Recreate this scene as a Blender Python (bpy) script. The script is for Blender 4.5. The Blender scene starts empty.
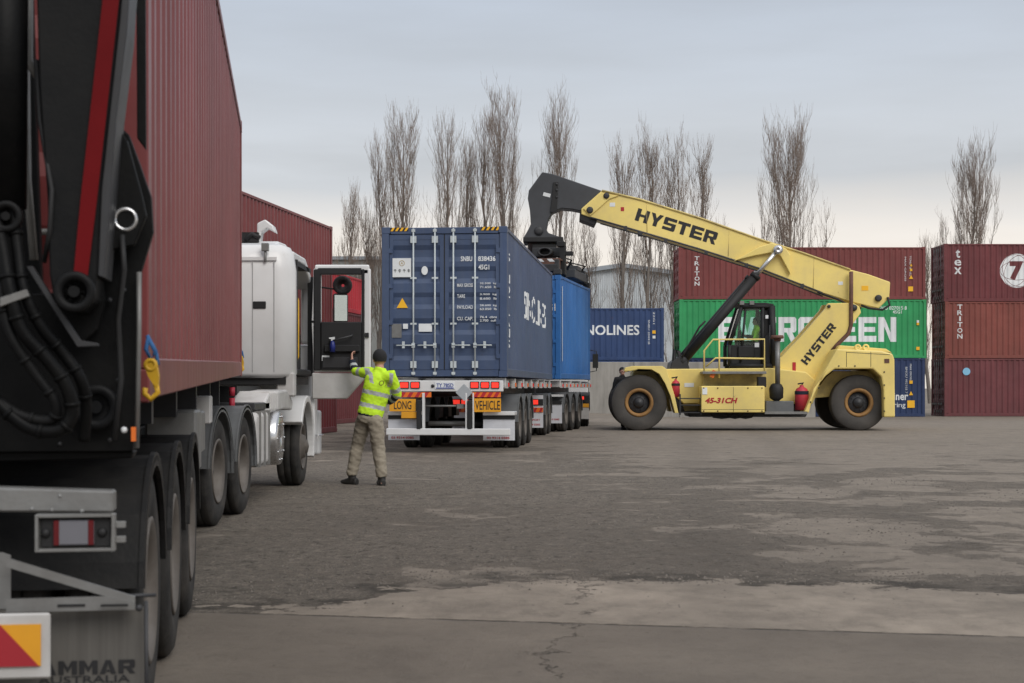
import bpy, bmesh, math, random
from mathutils import Vector, Matrix, Euler, noise as mnoise
random.seed(7)
R = math.radians
SC = bpy.context.scene
COL = SC.collection
# ------------------------------------------------------------------ camera
F, CX, HZ, EYE = 1540.0, 512.0, 387.0, 1.27
cam = bpy.data.cameras.new('camera'); camo = bpy.data.objects.new('camera', cam); COL.objects.link(camo)
camo.location = (0, 0, EYE); camo.rotation_euler = (R(90), 0, 0)
cam.sensor_width = 36; cam.lens = F / 1024 * 36; cam.shift_y = (HZ - 341.5) / 1024
cam.clip_start = 0.1; cam.clip_end = 5000
cam.dof.use_dof = True; cam.dof.focus_distance = 36; cam.dof.aperture_fstop = 6.3
SC.camera = camo
# ------------------------------------------------------------------ world
w = bpy.data.worlds.new('World'); SC.world = w; w.use_nodes = True
nt = w.node_tree; nt.nodes.clear()
def N(nt, typ, **kw):
    n = nt.nodes.new(typ)
    for k, v in kw.items():
        if k in n.inputs.keys(): n.inputs[k].default_value = v
        else: setattr(n, k, v)
    return n
SUN_EL, SUN_AZ = 40, 150      # azimuth measured clockwise from +Y; the sun stands behind and right of the camera
out = N(nt, 'ShaderNodeOutputWorld')
sky = N(nt, 'ShaderNodeTexSky', sky_type='NISHITA', sun_disc=False, sun_elevation=R(SUN_EL), sun_rotation=R(SUN_AZ))
bg1 = N(nt, 'ShaderNodeBackground', Strength=0.07); nt.links.new(sky.outputs[0], bg1.inputs[0])
tc = N(nt, 'ShaderNodeTexCoord'); sep = N(nt, 'ShaderNodeSeparateXYZ'); nt.links.new(tc.outputs['Generated'], sep.inputs[0])
mp = N(nt, 'ShaderNodeMapping'); mp.inputs['Scale'].default_value = (1.6, 1.6, 10); mp.inputs['Rotation'].default_value = (0, R(2.0), 0)
nt.links.new(tc.outputs['Generated'], mp.inputs[0])
nz = N(nt, 'ShaderNodeTexNoise'); nz.inputs['Scale'].default_value = 2.3; nz.inputs['Detail'].default_value = 7; nz.inputs['Roughness'].default_value = .52
nt.links.new(mp.outputs[0], nz.inputs['Vector'])
m1 = N(nt, 'ShaderNodeMath', operation='SUBTRACT'); nt.links.new(nz.outputs[0], m1.inputs[0]); m1.inputs[1].default_value = .5
m2 = N(nt, 'ShaderNodeMath', operation='MULTIPLY_ADD'); nt.links.new(m1.outputs[0], m2.inputs[0]); m2.inputs[1].default_value = .06
nt.links.new(sep.outputs[2], m2.inputs[2])
cr = N(nt, 'ShaderNodeValToRGB'); nt.links.new(m2.outputs[0], cr.inputs[0])
e = cr.color_ramp.elements
e[0].position = 0.0; e[0].color = (.86, .79, .70, 1)
e[1].position = 1.0; e[1].color = (.95, .97, 1.02, 1)
for p, c in ((.075, (.90, .835, .755)), (.100, (.85, .80, .745)), (.116, (.70, .69, .68)), (.130, (.58, .60, .625)), (.160, (.60, .63, .67)), (.20, (.54, .58, .635)), (.26, (.475, .525, .60)), (.4, (.50, .54, .61)), (.65, (.84, .87, .92))):
    x = e.new(p); x.color = (*c, 1)
bg2 = N(nt, 'ShaderNodeBackground', Strength=1.10)
mm = N(nt, 'ShaderNodeMix', data_type='RGBA', blend_type='MULTIPLY'); mm.inputs[0].default_value = 1
c2 = N(nt, 'ShaderNodeMapRange'); c2.inputs[1].default_value = .3; c2.inputs[2].default_value = .7; c2.inputs[3].default_value = .92; c2.inputs[4].default_value = 1.09
nt.links.new(nz.outputs[0], c2.inputs[0]); nt.links.new(cr.outputs[0], mm.inputs[6]); nt.links.new(c2.outputs[0], mm.inputs[7])
nt.links.new(mm.outputs[2], bg2.inputs[0])
mix = N(nt, 'ShaderNodeMixShader'); mix.inputs[0].default_value = .93
nt.links.new(bg1.outputs[0], mix.inputs[1]); nt.links.new(bg2.outputs[0], mix.inputs[2]); nt.links.new(mix.outputs[0], out.inputs[0])
# ------------------------------------------------------------------ sun
sl = bpy.data.lights.new('sun', 'SUN'); sl.energy = 1.75; sl.angle = R(35); sl.color = (1, .955, .89)
so = bpy.data.objects.new('sun', sl); COL.objects.link(so)
d = Vector((math.sin(R(SUN_AZ)) * math.cos(R(SUN_EL)), math.cos(R(SUN_AZ)) * math.cos(R(SUN_EL)), math.sin(R(SUN_EL))))
so.rotation_euler = d.to_track_quat('Z', 'Y').to_euler()
vs = SC.view_settings; vs.view_transform = 'Standard'; vs.look = 'None'; vs.gamma = 1; vs.exposure = 0.0; vs.use_curve_mapping = False
# ------------------------------------------------------------------ materials
def mat(name, col, rough=.6, metal=0, dirt=.25, dcol=None, scale=1.5, streak=0, bump=.0, spec=.4, bscale=60, coat=0, chips=0, chipc=(.10, .045, .028), dents=0):
    m = bpy.data.materials.new(name); m.use_nodes = True; t = m.node_tree
    b = t.nodes['Principled BSDF']; b.inputs['Metallic'].default_value = metal; b.inputs['Specular IOR Level'].default_value = spec
    b.inputs['Coat Weight'].default_value = coat
    tc = N(t, 'ShaderNodeTexCoord')
    n1 = N(t, 'ShaderNodeTexNoise'); n1.inputs['Scale'].default_value = scale; n1.inputs['Detail'].default_value = 8; n1.inputs['Roughness'].default_value = .65
    if streak:
        mp = N(t, 'ShaderNodeMapping'); mp.inputs['Scale'].default_value = (streak, streak, .35)
        t.links.new(tc.outputs['Object'], mp.inputs[0]); t.links.new(mp.outputs[0], n1.inputs['Vector'])
    else: t.links.new(tc.outputs['Object'], n1.inputs['Vector'])
    mr = N(t, 'ShaderNodeMapRange'); mr.inputs[1].default_value = .38; mr.inputs[2].default_value = .72; mr.inputs[3].default_value = 0; mr.inputs[4].default_value = dirt
    t.links.new(n1.outputs[0], mr.inputs[0])
    mx = N(t, 'ShaderNodeMix', data_type='RGBA'); mx.inputs[6].default_value = (*col, 1)
    dc = dcol or tuple(c * .45 for c in col); mx.inputs[7].default_value = (*dc, 1)
    t.links.new(mr.outputs[0], mx.inputs[0])
    colo = mx.outputs[2]
    if chips:
        n5 = N(t, 'ShaderNodeTexNoise'); n5.inputs['Scale'].default_value = 3.2; n5.inputs['Detail'].default_value = 12; n5.inputs['Roughness'].default_value = .78
        mp5 = N(t, 'ShaderNodeMapping'); mp5.inputs['Scale'].default_value = (1, 1, .55); t.links.new(tc.outputs['Object'], mp5.inputs[0]); t.links.new(mp5.outputs[0], n5.inputs['Vector'])
        r5 = N(t, 'ShaderNodeMapRange'); r5.inputs[1].default_value = .63; r5.inputs[2].default_value = .685; r5.inputs[4].default_value = chips; t.links.new(n5.outputs[0], r5.inputs[0])
        m5 = N(t, 'ShaderNodeMix', data_type='RGBA'); m5.inputs[7].default_value = (*chipc, 1); t.links.new(r5.outputs[0], m5.inputs[0]); t.links.new(colo, m5.inputs[6]); colo = m5.outputs[2]
    # a broad second layer of fading
    n2 = N(t, 'ShaderNodeTexNoise'); n2.inputs['Scale'].default_value = .55; n2.inputs['Detail'].default_value = 5
    t.links.new(tc.outputs['Object'], n2.inputs['Vector'])
    r2 = N(t, 'ShaderNodeMapRange'); r2.inputs[1].default_value = .3; r2.inputs[2].default_value = .7; r2.inputs[3].default_value = .82; r2.inputs[4].default_value = 1.14
    t.links.new(n2.outputs[0], r2.inputs[0])
    mu = N(t, 'ShaderNodeMix', data_type='RGBA', blend_type='MULTIPLY'); mu.inputs[0].default_value = 1
    t.links.new(colo, mu.inputs[6]); t.links.new(r2.outputs[0], mu.inputs[7]); t.links.new(mu.outputs[2], b.inputs['Base Color'])
    rr = N(t, 'ShaderNodeMapRange'); rr.inputs[3].default_value = max(.05, rough - .1); rr.inputs[4].default_value = min(1, rough + .12)
    t.links.new(n1.outputs[0], rr.inputs[0]); t.links.new(rr.outputs[0], b.inputs['Roughness'])
    if dents:
        n6 = N(t, 'ShaderNodeTexNoise'); n6.inputs['Scale'].default_value = 1.6; n6.inputs['Detail'].default_value = 3; t.links.new(tc.outputs['Object'], n6.inputs['Vector'])
        b6 = N(t, 'ShaderNodeBump'); b6.inputs['Strength'].default_value = dents; b6.inputs['Distance'].default_value = .05; t.links.new(n6.outputs[0], b6.inputs['Height']); t.links.new(b6.outputs[0], b.inputs['Normal'])
    if bump:
        n3 = N(t, 'ShaderNodeTexNoise'); n3.inputs['Scale'].default_value = bscale; n3.inputs['Detail'].default_value = 3
        t.links.new(tc.outputs['Object'], n3.inputs['Vector'])
        bp = N(t, 'ShaderNodeBump'); bp.inputs['Strength'].default_value = bump; bp.inputs['Distance'].default_value = .01
        t.links.new(n3.outputs[0], bp.inputs['Height']); t.links.new(bp.outputs[0], b.inputs['Normal'])
    return m
RUST = (.13, .055, .03)
M = {}
M['maroon'] = mat('maroon_paint', (.20, .045, .045), .40, dirt=.5, dcol=(.12, .04, .04), streak=6, scale=1.4, chips=.55, dents=.5)
M['maroon_dark'] = mat('dark_maroon_paint', (.145, .032, .036), .45, dirt=.5, dcol=(.09, .03, .03), streak=6, scale=1.4, chips=.55, dents=.5)
M['maroon_far'] = mat('faded_maroon_paint', (.185, .042, .040), .55, dirt=.55, dcol=(.11, .045, .04), streak=5, scale=1.2, chips=.55, dents=.5)
M['maroon_low'] = mat('worn_maroon_paint', (.15, .040, .045), .55, dirt=.55, dcol=(.09, .04, .04), streak=5, scale=1.2, chips=.55, dents=.5)
M['brown_red'] = mat('brown_red_paint', (.215, .056, .044), .55, dirt=.55, dcol=(.15, .06, .045), streak=5, scale=1.2, chips=.55, dents=.5)
M['bright_red'] = mat('bright_red_paint', (.55, .035, .05), .5, dirt=.3, streak=5, scale=1.2, chips=.55, dents=.5)
M['navy'] = mat('navy_paint', (.052, .080, .155), .42, dirt=.4, dcol=(.085, .105, .15), streak=5, scale=1.3, chips=.55, dents=.5)
M['navy_far'] = mat('navy_blue_paint', (.028, .058, .155), .5, dirt=.4, streak=5, scale=1.2, chips=.55, dents=.5)
M['mid_blue'] = mat('mid_blue_paint', (.035, .145, .40), .45, dirt=.35, streak=5, scale=1.2, chips=.55, dents=.5)
M['green'] = mat('green_paint', (.028, .30, .10), .5, dirt=.35, dcol=(.03, .16, .07), streak=5, scale=1.2, chips=.55, dents=.5)
M['yellow'] = mat('yellow_paint', (.84, .66, .205), .40, dirt=.5, dcol=(.52, .41, .19), scale=2.2, bump=.05, chips=.6, chipc=(.20, .13, .07))
M['yellow_worn'] = mat('worn_yellow_paint', (.68, .54, .19), .5, dirt=.8, dcol=(.26, .20, .11), scale=2.6, bump=.05, chips=.8, chipc=(.12, .09, .06))
M['white'] = mat('white_paint', (.68, .68, .68), .35, dirt=.22, dcol=(.42, .40, .37), scale=1.6, coat=.2, chips=.25, chipc=(.3, .27, .24))
M['white_worn'] = mat('dusty_white_paint', (.55, .54, .53), .5, dirt=.55, dcol=(.28, .26, .24), scale=3)
M['white_flap'] = mat('white_mudflap_rubber', (.62, .63, .67), .6, dirt=.35, dcol=(.38, .37, .36), scale=3)
M['letter_white'] = mat('white_lettering', (.72, .74, .75), .6, dirt=.2, dcol=(.5, .5, .5), scale=4)
M['letter_black'] = mat('black_lettering', (.018, .018, .02), .5, dirt=.1)
M['letter_red'] = mat('red_lettering', (.42, .02, .03), .5, dirt=.1)
M['rubber'] = mat('tyre_rubber', (.020, .0195, .019), .82, dirt=.7, dcol=(.085, .076, .068), scale=3, bump=.3, spec=.25)
M['guard'] = mat('black_mudguard_plastic', (.006, .0063, .007), .5, dirt=.7, dcol=(.030, .028, .026), scale=3, bump=.1, spec=.2)
M['grey_guard'] = mat('grey_mudguard', (.12, .125, .13), .5, dirt=.5, dcol=(.06, .06, .06), scale=3)
M['crane_black'] = mat('black_crane_paint', (.003, .0032, .0036), .5, dirt=.6, dcol=(.012, .0115, .011), scale=4, bump=.1, spec=.13)
M['crane_edge'] = mat('charcoal_plate_paint', (.005, .0053, .006), .55, dirt=.6, dcol=(.014, .0135, .013), scale=5, bump=.1, spec=.16)
M['stripe_red'] = mat('red_stripe_paint', (.135, .003, .005), .6, dirt=.3, scale=5, spec=.12)
M['dark_metal'] = mat('dark_grey_steel', (.035, .036, .04), .5, dirt=.5, dcol=(.02, .018, .016), scale=4)
M['boom_grey'] = mat('charcoal_boom_paint', (.052, .055, .062), .5, dirt=.45, dcol=(.03, .03, .03), scale=2.5)
M['steel'] = mat('galvanised_steel', (.23, .23, .225), .5, metal=.4, dirt=.6, dcol=(.13, .12, .11), scale=6, bump=.1)
M['chrome'] = mat('polished_steel', (.62, .62, .63), .25, metal=.9, dirt=.3, scale=6)
M['rim'] = mat('dusty_steel_rim', (.14, .125, .112), .6, metal=.3, dirt=.7, dcol=(.09, .075, .062), scale=7)
M['rim_yellow'] = mat('rusty_yellow_rim', (.31, .17, .055), .65, dirt=.7, dcol=(.16, .07, .03), scale=6)
M['dusty_rubber'] = mat('dusty_tyre_rubber', (.062, .058, .054), .9, dirt=.6, dcol=(.11, .10, .09), scale=2, bump=.3, spec=.2)
M['rust'] = mat('rusty_steel', (.15, .07, .05), .7, dirt=.8, dcol=(.07, .04, .03), scale=6)
M['black'] = mat('flat_black', (.012, .012, .013), .6, dirt=.3, dcol=(.03, .03, .03), scale=4)
M['red_lens'] = mat('red_lens', (.8, .015, .01), .25, dirt=.05)
M['red_lamp'] = bpy.data.materials.new('lit_red_lamp'); M['red_lamp'].use_nodes = True
_b = M['red_lamp'].node_tree.nodes['Principled BSDF']; _b.inputs['Base Color'].default_value = (.8, .02, .01, 1); _b.inputs['Emission Color'].default_value = (1, .05, .03, 1); _b.inputs['Emission Strength'].default_value = .75
M['clear_lens'] = mat('clear_lens', (.16, .16, .18), .3, dirt=.2)
M['orange'] = mat('orange_reflector', (.75, .16, .02), .4, dirt=.1)
M['sign_yellow'] = mat('yellow_sign_sheet', (.72, .33, .02), .45, dirt=.2, scale=4)
M['hook_yellow'] = mat('yellow_hook_paint', (.62, .36, .02), .5, dirt=.5, scale=10)
M['strap_blue'] = mat('blue_webbing', (.04, .14, .34), .8, dirt=.4, scale=10)
M['warn_yellow'] = mat('yellow_decal', (.85, .45, .02), .5, dirt=.1)
M['extinguisher'] = mat('red_cylinder_paint', (.50, .03, .05), .5, dirt=.6, dcol=(.3, .06, .07), scale=6)
M['concrete'] = mat('concrete_wall', (.32, .305, .28), .85, dirt=.7, dcol=(.17, .16, .145), streak=2.5, scale=1.5, bump=.2)
M['cladding'] = mat('pale_steel_cladding', (.52, .55, .57), .6, dirt=.3, dcol=(.33, .36, .38), streak=2, scale=1)
M['grey_cladding'] = mat('grey_cladding', (.30, .31, .30), .7, dirt=.3, streak=2, scale=1)
M['roofing'] = mat('roof_sheeting', (.30, .33, .36), .6, dirt=.3)
M['bark'] = mat('grey_bark', (.20, .175, .155), .9, dirt=.5, scale=6)
M['twig'] = mat('brown_twigs', (.25, .195, .16), .9, dirt=.4, dcol=(.16, .125, .105), scale=2)
M['hivis'] = mat('hivis_yellow_fabric', (.56, .86, .03), .75, dirt=.05, dcol=(.40, .64, .02), scale=5, bump=.2, bscale=25)
M['navy_cloth'] = mat('navy_fabric', (.012, .016, .03), .85, dirt=.2)
M['reflective'] = mat('silver_reflective_tape', (.40, .42, .42), .45, dirt=.2)
M['khaki'] = mat('khaki_trousers', (.285, .25, .195), .85, dirt=.4, dcol=(.19, .165, .13), scale=6, bump=.5, bscale=22)
M['dark_cloth'] = mat('dark_fabric', (.02, .02, .022), .9, dirt=.2)
M['skin'] = mat('skin', (.50, .27, .20), .55, dirt=.15)
M['boot'] = mat('black_leather', (.014, .013, .012), .6, dirt=.3, dcol=(.05, .045, .04), scale=12)
def glass(name, col, a):
    m = bpy.data.materials.new(name); m.use_nodes = True; t = m.node_tree; b = t.nodes['Principled BSDF']
    t.nodes.remove(b); o = t.nodes['Material Output']
    g = N(t, 'ShaderNodeBsdfGlossy'); g.inputs['Roughness'].default_value = .03; g.inputs['Color'].default_value = (.9, .9, .9, 1)
    tr = N(t, 'ShaderNodeBsdfTransparent'); tr.inputs['Color'].default_value = (*col, 1)
    fr = N(t, 'ShaderNodeFresnel'); fr.inputs[0].default_value = a
    mx = N(t, 'ShaderNodeMixShader'); t.links.new(fr.outputs[0], mx.inputs[0]); t.links.new(tr.outputs[0], mx.inputs[1]); t.links.new(g.outputs[0], mx.inputs[2])
    t.links.new(mx.outputs[0], o.inputs[0]); return m
M['glass'] = glass('window_glass', (.9, .95, .94), 1.35)
M['dark_glass'] = glass('tinted_window_glass', (.88, .88, .88), 1.3)
M['green_glass'] = glass('green_cab_glass', (.80, .93, .89), 1.4)
M['mirror'] = mat('mirror_glass', (.75, .85, .88), .05, metal=1, dirt=.02)
# ------------------------------------------------------------------ helpers
def W(px, py, D): return Vector(((px - CX) / F * D, D, EYE + (HZ - py) / F * D))
class MB:
    def __init__(s): s.v = []; s.f = []; s.mi = []; s.sm = []
    def face(s, idx, mi=0, sm=False): s.f.append(idx); s.mi.append(mi); s.sm.append(sm)
    def box(s, cx, cy, cz, sx, sy, sz, rot=None, mi=0):
        b = len(s.v); c = Vector((cx, cy, cz))
        for i in (-.5, .5):
            for j in (-.5, .5):
                for k in (-.5, .5):
                    p = Vector((i * sx, j * sy, k * sz))
                    if rot is not None: p = rot @ p
                    s.v.append(p + c)
        for q in ((0, 1, 3, 2), (4, 6, 7, 5), (0, 4, 5, 1), (2, 3, 7, 6), (0, 2, 6, 4), (1, 5, 7, 3)): s.face([b + i for i in q], mi)
        return s
    def bx(s, x0, x1, y0, y1, z0, z1, mi=0): return s.box((x0+x1)/2, (y0+y1)/2, (z0+z1)/2, abs(x1-x0), abs(y1-y0), abs(z1-z0), None, mi)
    def prism(s, poly, axis, a0, a1, mi=0):
        n = len(poly); b = len(s.v)
        for a in (a0, a1):
            for (p, q) in poly:
                s.v.append(Vector((p, a, q)) if axis == 'y' else Vector((a, p, q)) if axis == 'x' else Vector((p, q, a)))
        s.face([b + i for i in range(n)], mi); s.face([b + n + i for i in reversed(range(n))], mi)
        for i in range(n):
            j = (i + 1) % n; s.face([b + i, b + n + i, b + n + j, b + j], mi)
        return s
    def tube(s, pts, r, n=8, cap=True, mi=0, ell=None, side=None, sm=True):
        pts = [Vector(p) for p in pts]; rs = r if isinstance(r, (list, tuple)) else [r] * len(pts)
        b = len(s.v); up = Vector(side) if side is not None else None
        prev = None
        for i, p in enumerate(pts):
            t = (pts[min(i + 1, len(pts) - 1)] - pts[max(i - 1, 0)])
            t = t.normalized() if t.length > 1e-9 else Vector((0, 0, 1))
            if up is not None: a = up - t * up.dot(t)
            elif prev is not None: a = prev - t * prev.dot(t)
            else:
                a = Vector((1, 0, 0)) if abs(t.x) < .9 else Vector((0, 1, 0)); a = a - t * a.dot(t)
            a.normalize(); prev = a; c = t.cross(a)
            ra = rs[i]; ra, rb = (ra if isinstance(ra, tuple) else (ra, ra))
            for k in range(n):
                th = 2 * math.pi * k / n; s.v.append(p + a * (ra * math.cos(th)) + c * (rb * math.sin(th)))
        for i in range(len(pts) - 1):
            for k in range(n):
                k2 = (k + 1) % n; s.face([b + i*n + k, b + i*n + k2, b + (i+1)*n + k2, b + (i+1)*n + k], mi, sm)
        if cap:
            s.face([b + k for k in reversed(range(n))], mi); s.face([b + (len(pts)-1)*n + k for k in range(n)], mi)
        return s
    def rod(s, p, q, r, n=10, mi=0): return s.tube([p, q], r, n, True, mi)
    def lathe(s, prof, c=(0, 0, 0), axis='x', n=32, mi=0, closed=True):
        c = Vector(c); b = len(s.v); m = len(prof)
        for k in range(n):
            th = 2 * math.pi * k / n; cs, sn = math.cos(th), math.sin(th)
            for (r, a) in prof:
                p = Vector((a, r*cs, r*sn)) if axis == 'x' else Vector((r*cs, a, r*sn)) if axis == 'y' else Vector((r*cs, r*sn, a))
                s.v.append(c + p)
        for k in range(n):
            k2 = (k + 1) % n
            for i in range(m - 1 + (1 if closed else 0)):
                j = (i + 1) % m; s.face([b + k*m + i, b + k*m + j, b + k2*m + j, b + k2*m + i], mi, True)
        return s
    def ball(s, c, r, n=12, mi=0, rot=None):
        r = r if isinstance(r, tuple) else (r, r, r); c = Vector(c); b = len(s.v); m = n // 2
        for i in range(m + 1):
            ph = math.pi * i / m
            for k in range(n):
                th = 2 * math.pi * k / n
                p = Vector((r[0]*math.sin(ph)*math.cos(th), r[1]*math.sin(ph)*math.sin(th), r[2]*math.cos(ph)))
                if rot is not None: p = rot @ p
                s.v.append(c + p)
        for i in range(m):
            for k in range(n):
                k2 = (k+1) % n; s.face([b+i*n+k, b+i*n+k2, b+(i+1)*n+k2, b+(i+1)*n+k], mi, True)
        return s
    def xf(s, mtx):
        s.v = [mtx @ Vector(p) for p in s.v]; return s
    def mesh(s, name, recalc=True):
        me = bpy.data.meshes.new(name); me.from_pydata([tuple(p) for p in s.v], [], s.f)
        for i, p in enumerate(me.polygons): p.material_index = s.mi[i]; p.use_smooth = s.sm[i]
        if recalc:
            bm = bmesh.new(); bm.from_mesh(me); bmesh.ops.remove_doubles(bm, verts=bm.verts, dist=1e-5); bmesh.ops.recalc_face_normals(bm, faces=bm.faces); bm.to_mesh(me); bm.free()
        me.validate(); return me
    def build(s, name, ms, parent=None, bevel=0, recalc=True, seg=1):
        me = s.mesh(name, recalc)
        for m in (ms if isinstance(ms, (list, tuple)) else [ms]): me.materials.append(m)
        o = bpy.data.objects.new(name, me); COL.objects.link(o)
        if parent is not None: o.parent = parent
        if bevel:
            bv = o.modifiers.new('bevel', 'BEVEL'); bv.width = bevel; bv.segments = seg; bv.limit_method = 'ANGLE'; bv.angle_limit = R(35)
        return o
def tag(o, label=None, cat=None, group=None, kind=None):
    if label: o['label'] = label
    if cat: o['category'] = cat
    if group: o['group'] = group
    if kind: o['kind'] = kind
    return o
def thing(name, label, cat, loc=(0, 0, 0), rot=(0, 0, 0), group=None):
    o = bpy.data.objects.new(name, None); COL.objects.link(o); o.location = loc; o.rotation_euler = rot; o.empty_display_size = .3
    return tag(o, label, cat, group)
def copy_tree(o, parent=None, loc=None):
    c = o.copy(); COL.objects.link(c)
    if parent is not None: c.parent = parent
    if loc is not None: c.location = loc
    for ch in [x for x in bpy.data.objects if x.parent == o]: copy_tree(ch, c)
    return c
def inv(root): return (Matrix.Translation(root.location) @ root.rotation_euler.to_matrix().to_4x4()).inverted()
_tc = {}
def text_verts(s, bold, shear=0):
    k = (s, bold, shear)
    if k not in _tc:
        cu = bpy.data.curves.new('t', 'FONT'); cu.body = s; cu.offset = bold; cu.size = 1; cu.resolution_u = 3; cu.shear = shear; cu.space_line = .95
        o = bpy.data.objects.new('t', cu); COL.objects.link(o)
        dg = bpy.context.evaluated_depsgraph_get(); me = bpy.data.meshes.new_from_object(o.evaluated_get(dg))
        vs = [v.co.copy() for v in me.vertices]; fs = [list(p.vertices) for p in me.polygons]
        bpy.data.objects.remove(o); bpy.data.curves.remove(cu); bpy.data.meshes.remove(me)
        _tc[k] = (vs, fs)
    return _tc[k]
def letters(mb, s, c, right, up, wd=None, ht=None, bold=0, mi=0, shear=0, align='c'):
    """flat lettering fitted to wd x ht, centre c, in the plane of right / up"""
    vs, fs = text_verts(s, bold, shear)
    if not vs: return mb
    x0 = min(v.x for v in vs); x1 = max(v.x for v in vs); y0 = min(v.y for v in vs); y1 = max(v.y for v in vs)
    sx = wd / (x1 - x0) if wd else None; sy = ht / (y1 - y0) if ht else None
    sx = sx or sy; sy = sy or sx
    c = Vector(c); r = Vector(right).normalized(); u = Vector(up).normalized(); b = len(mb.v)
    ox = (x0 + x1) / 2 if align == 'c' else x0
    for v in vs: mb.v.append(c + r * ((v.x - ox) * sx) + u * ((v.y - (y0 + y1) / 2) * sy))
    for f in fs: mb.face([b + i for i in f], mi)
    return mb
def _rect(x0, y0, x1, y1): return [(x0, y0), (x1, y0), (x1, y1), (x0, y1)]
_a, _b = .32, .24
GL = {
 'E': [_rect(0,0,_a,1), _rect(_a,0,1,_b), _rect(_a,.4,.93,.6), _rect(_a,1-_b,1,1)],
 'H': [_rect(0,0,_a,1), _rect(1-_a,0,1,1), _rect(_a,.4,1-_a,.6)],
 'T': [_rect(0,1-_b,1,1), _rect(.5-_a/2,0,.5+_a/2,1-_b)],
 'L': [_rect(0,0,_a,1), _rect(_a,0,1,_b)],
 'I': [_rect(0,0,_a,1)],
 'S': [[(.08,1),(0,.92),(0,1-_b),(1,1-_b),(1,1)], _rect(0,.6,_a,1-_b), _rect(0,.4,1,.6), _rect(1-_a,_b,1,.4), [(0,0),(.92,0),(1,.08),(1,_b),(0,_b)]],
 'O': [[(.1,0),(.9,0),(1,.1),(1,_b),(0,_b),(0,.1)], [(0,1-_b),(1,1-_b),(1,.9),(.9,1),(.1,1),(0,.9)], _rect(0,_b,_a,1-_b), _rect(1-_a,_b,1,1-_b)],
 'G': [[(.1,0),(.9,0),(1,.1),(1,_b),(0,_b),(0,.1)], [(0,1-_b),(1,1-_b),(1,.9),(.9,1),(.1,1),(0,.9)], _rect(0,_b,_a,1-_b), _rect(1-_a,_b,1,.38), _rect(.55,.38,1,.55)],
 'R': [_rect(0,0,_a,1), [(_a,1-_b),(1,1-_b),(1,.92),(.92,1),(_a,1)], _rect(1-_a,.56,1,1-_b), [(_a,.38),(.92,.38),(1,.46),(1,.56),(_a,.56)], [(.46,.38),(.78,.38),(1.02,0),(.70,0)]],
 'N': [_rect(0,0,_a,1), _rect(1-_a,0,1,1), [(_a,1),(_a,.62),(1-_a,0),(1-_a,.38)]],
 'V': [[(0,1),(.30,1),(.5,.34),(.5,0),(.34,0)], [(.5,.34),(.70,1),(1,1),(.66,0),(.5,0)]],
 'Y': [[(0,1),(.31,1),(.5,.66),(.5,.42),(.5-_a/2,.40)], [(.5,.66),(.69,1),(1,1),(.5+_a/2,.40),(.5,.42)], [(.5-_a/2,0),(.5+_a/2,0),(.5+_a/2,.40),(.5,.42),(.5-_a/2,.40)]],
 'A': [[(0,0),(_a,0),(.5,.74),(.5,1),(.34,1)], [(.5,.74),(1-_a,0),(1,0),(.66,1),(.5,1)], [(_a+.05,.16),(1-_a-.05,.16),(1-_a-.14,.32),(_a+.14,.32)]],
 'M': [_rect(0,0,_a*.9,1), _rect(1-_a*.9,0,1,1), [(_a*.9,1),(_a*.9,.62),(.5,.15),(.5,.52)], [(.5,.15),(1-_a*.9,.62),(1-_a*.9,1),(.5,.52)]],
}
def block(mb, s, c, right, up, wd, ht, gap=.16, mi=0):
    """heavy squared capitals fitted to wd x ht"""
    ws = [(_a if ch == 'I' else 1.12 if ch == 'M' else 1.0) for ch in s]; tot = sum(ws) + gap * (len(s) - 1); k = wd / tot
    c = Vector(c); r = Vector(right).normalized(); u = Vector(up).normalized(); x = -wd / 2
    for ch, w_ in zip(s, ws):
        for pl in GL[ch]:
            b = len(mb.v)
            for (px, py) in pl: mb.v.append(c + r * (x + px * (w_ if ch != 'I' else 1) * k) + u * ((py - .5) * ht))
            mb.face([b + i for i in range(len(pl))], mi)
        x += (w_ + gap) * k
    return mb
def vletters(mb, s, c, right, step, ht, wd, bold=0, up=(0, 0, 1), mi=0):
    """characters stacked one under another"""
    n = len(s)
    for i, ch in enumerate(s):
        if ch != ' ': letters(mb, ch, Vector(c) + Vector(up) * ((n - 1) / 2 - i) * step, right, up, wd * (.35 if ch in 'I1' else 1), ht, bold, mi)
    return mb
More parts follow.
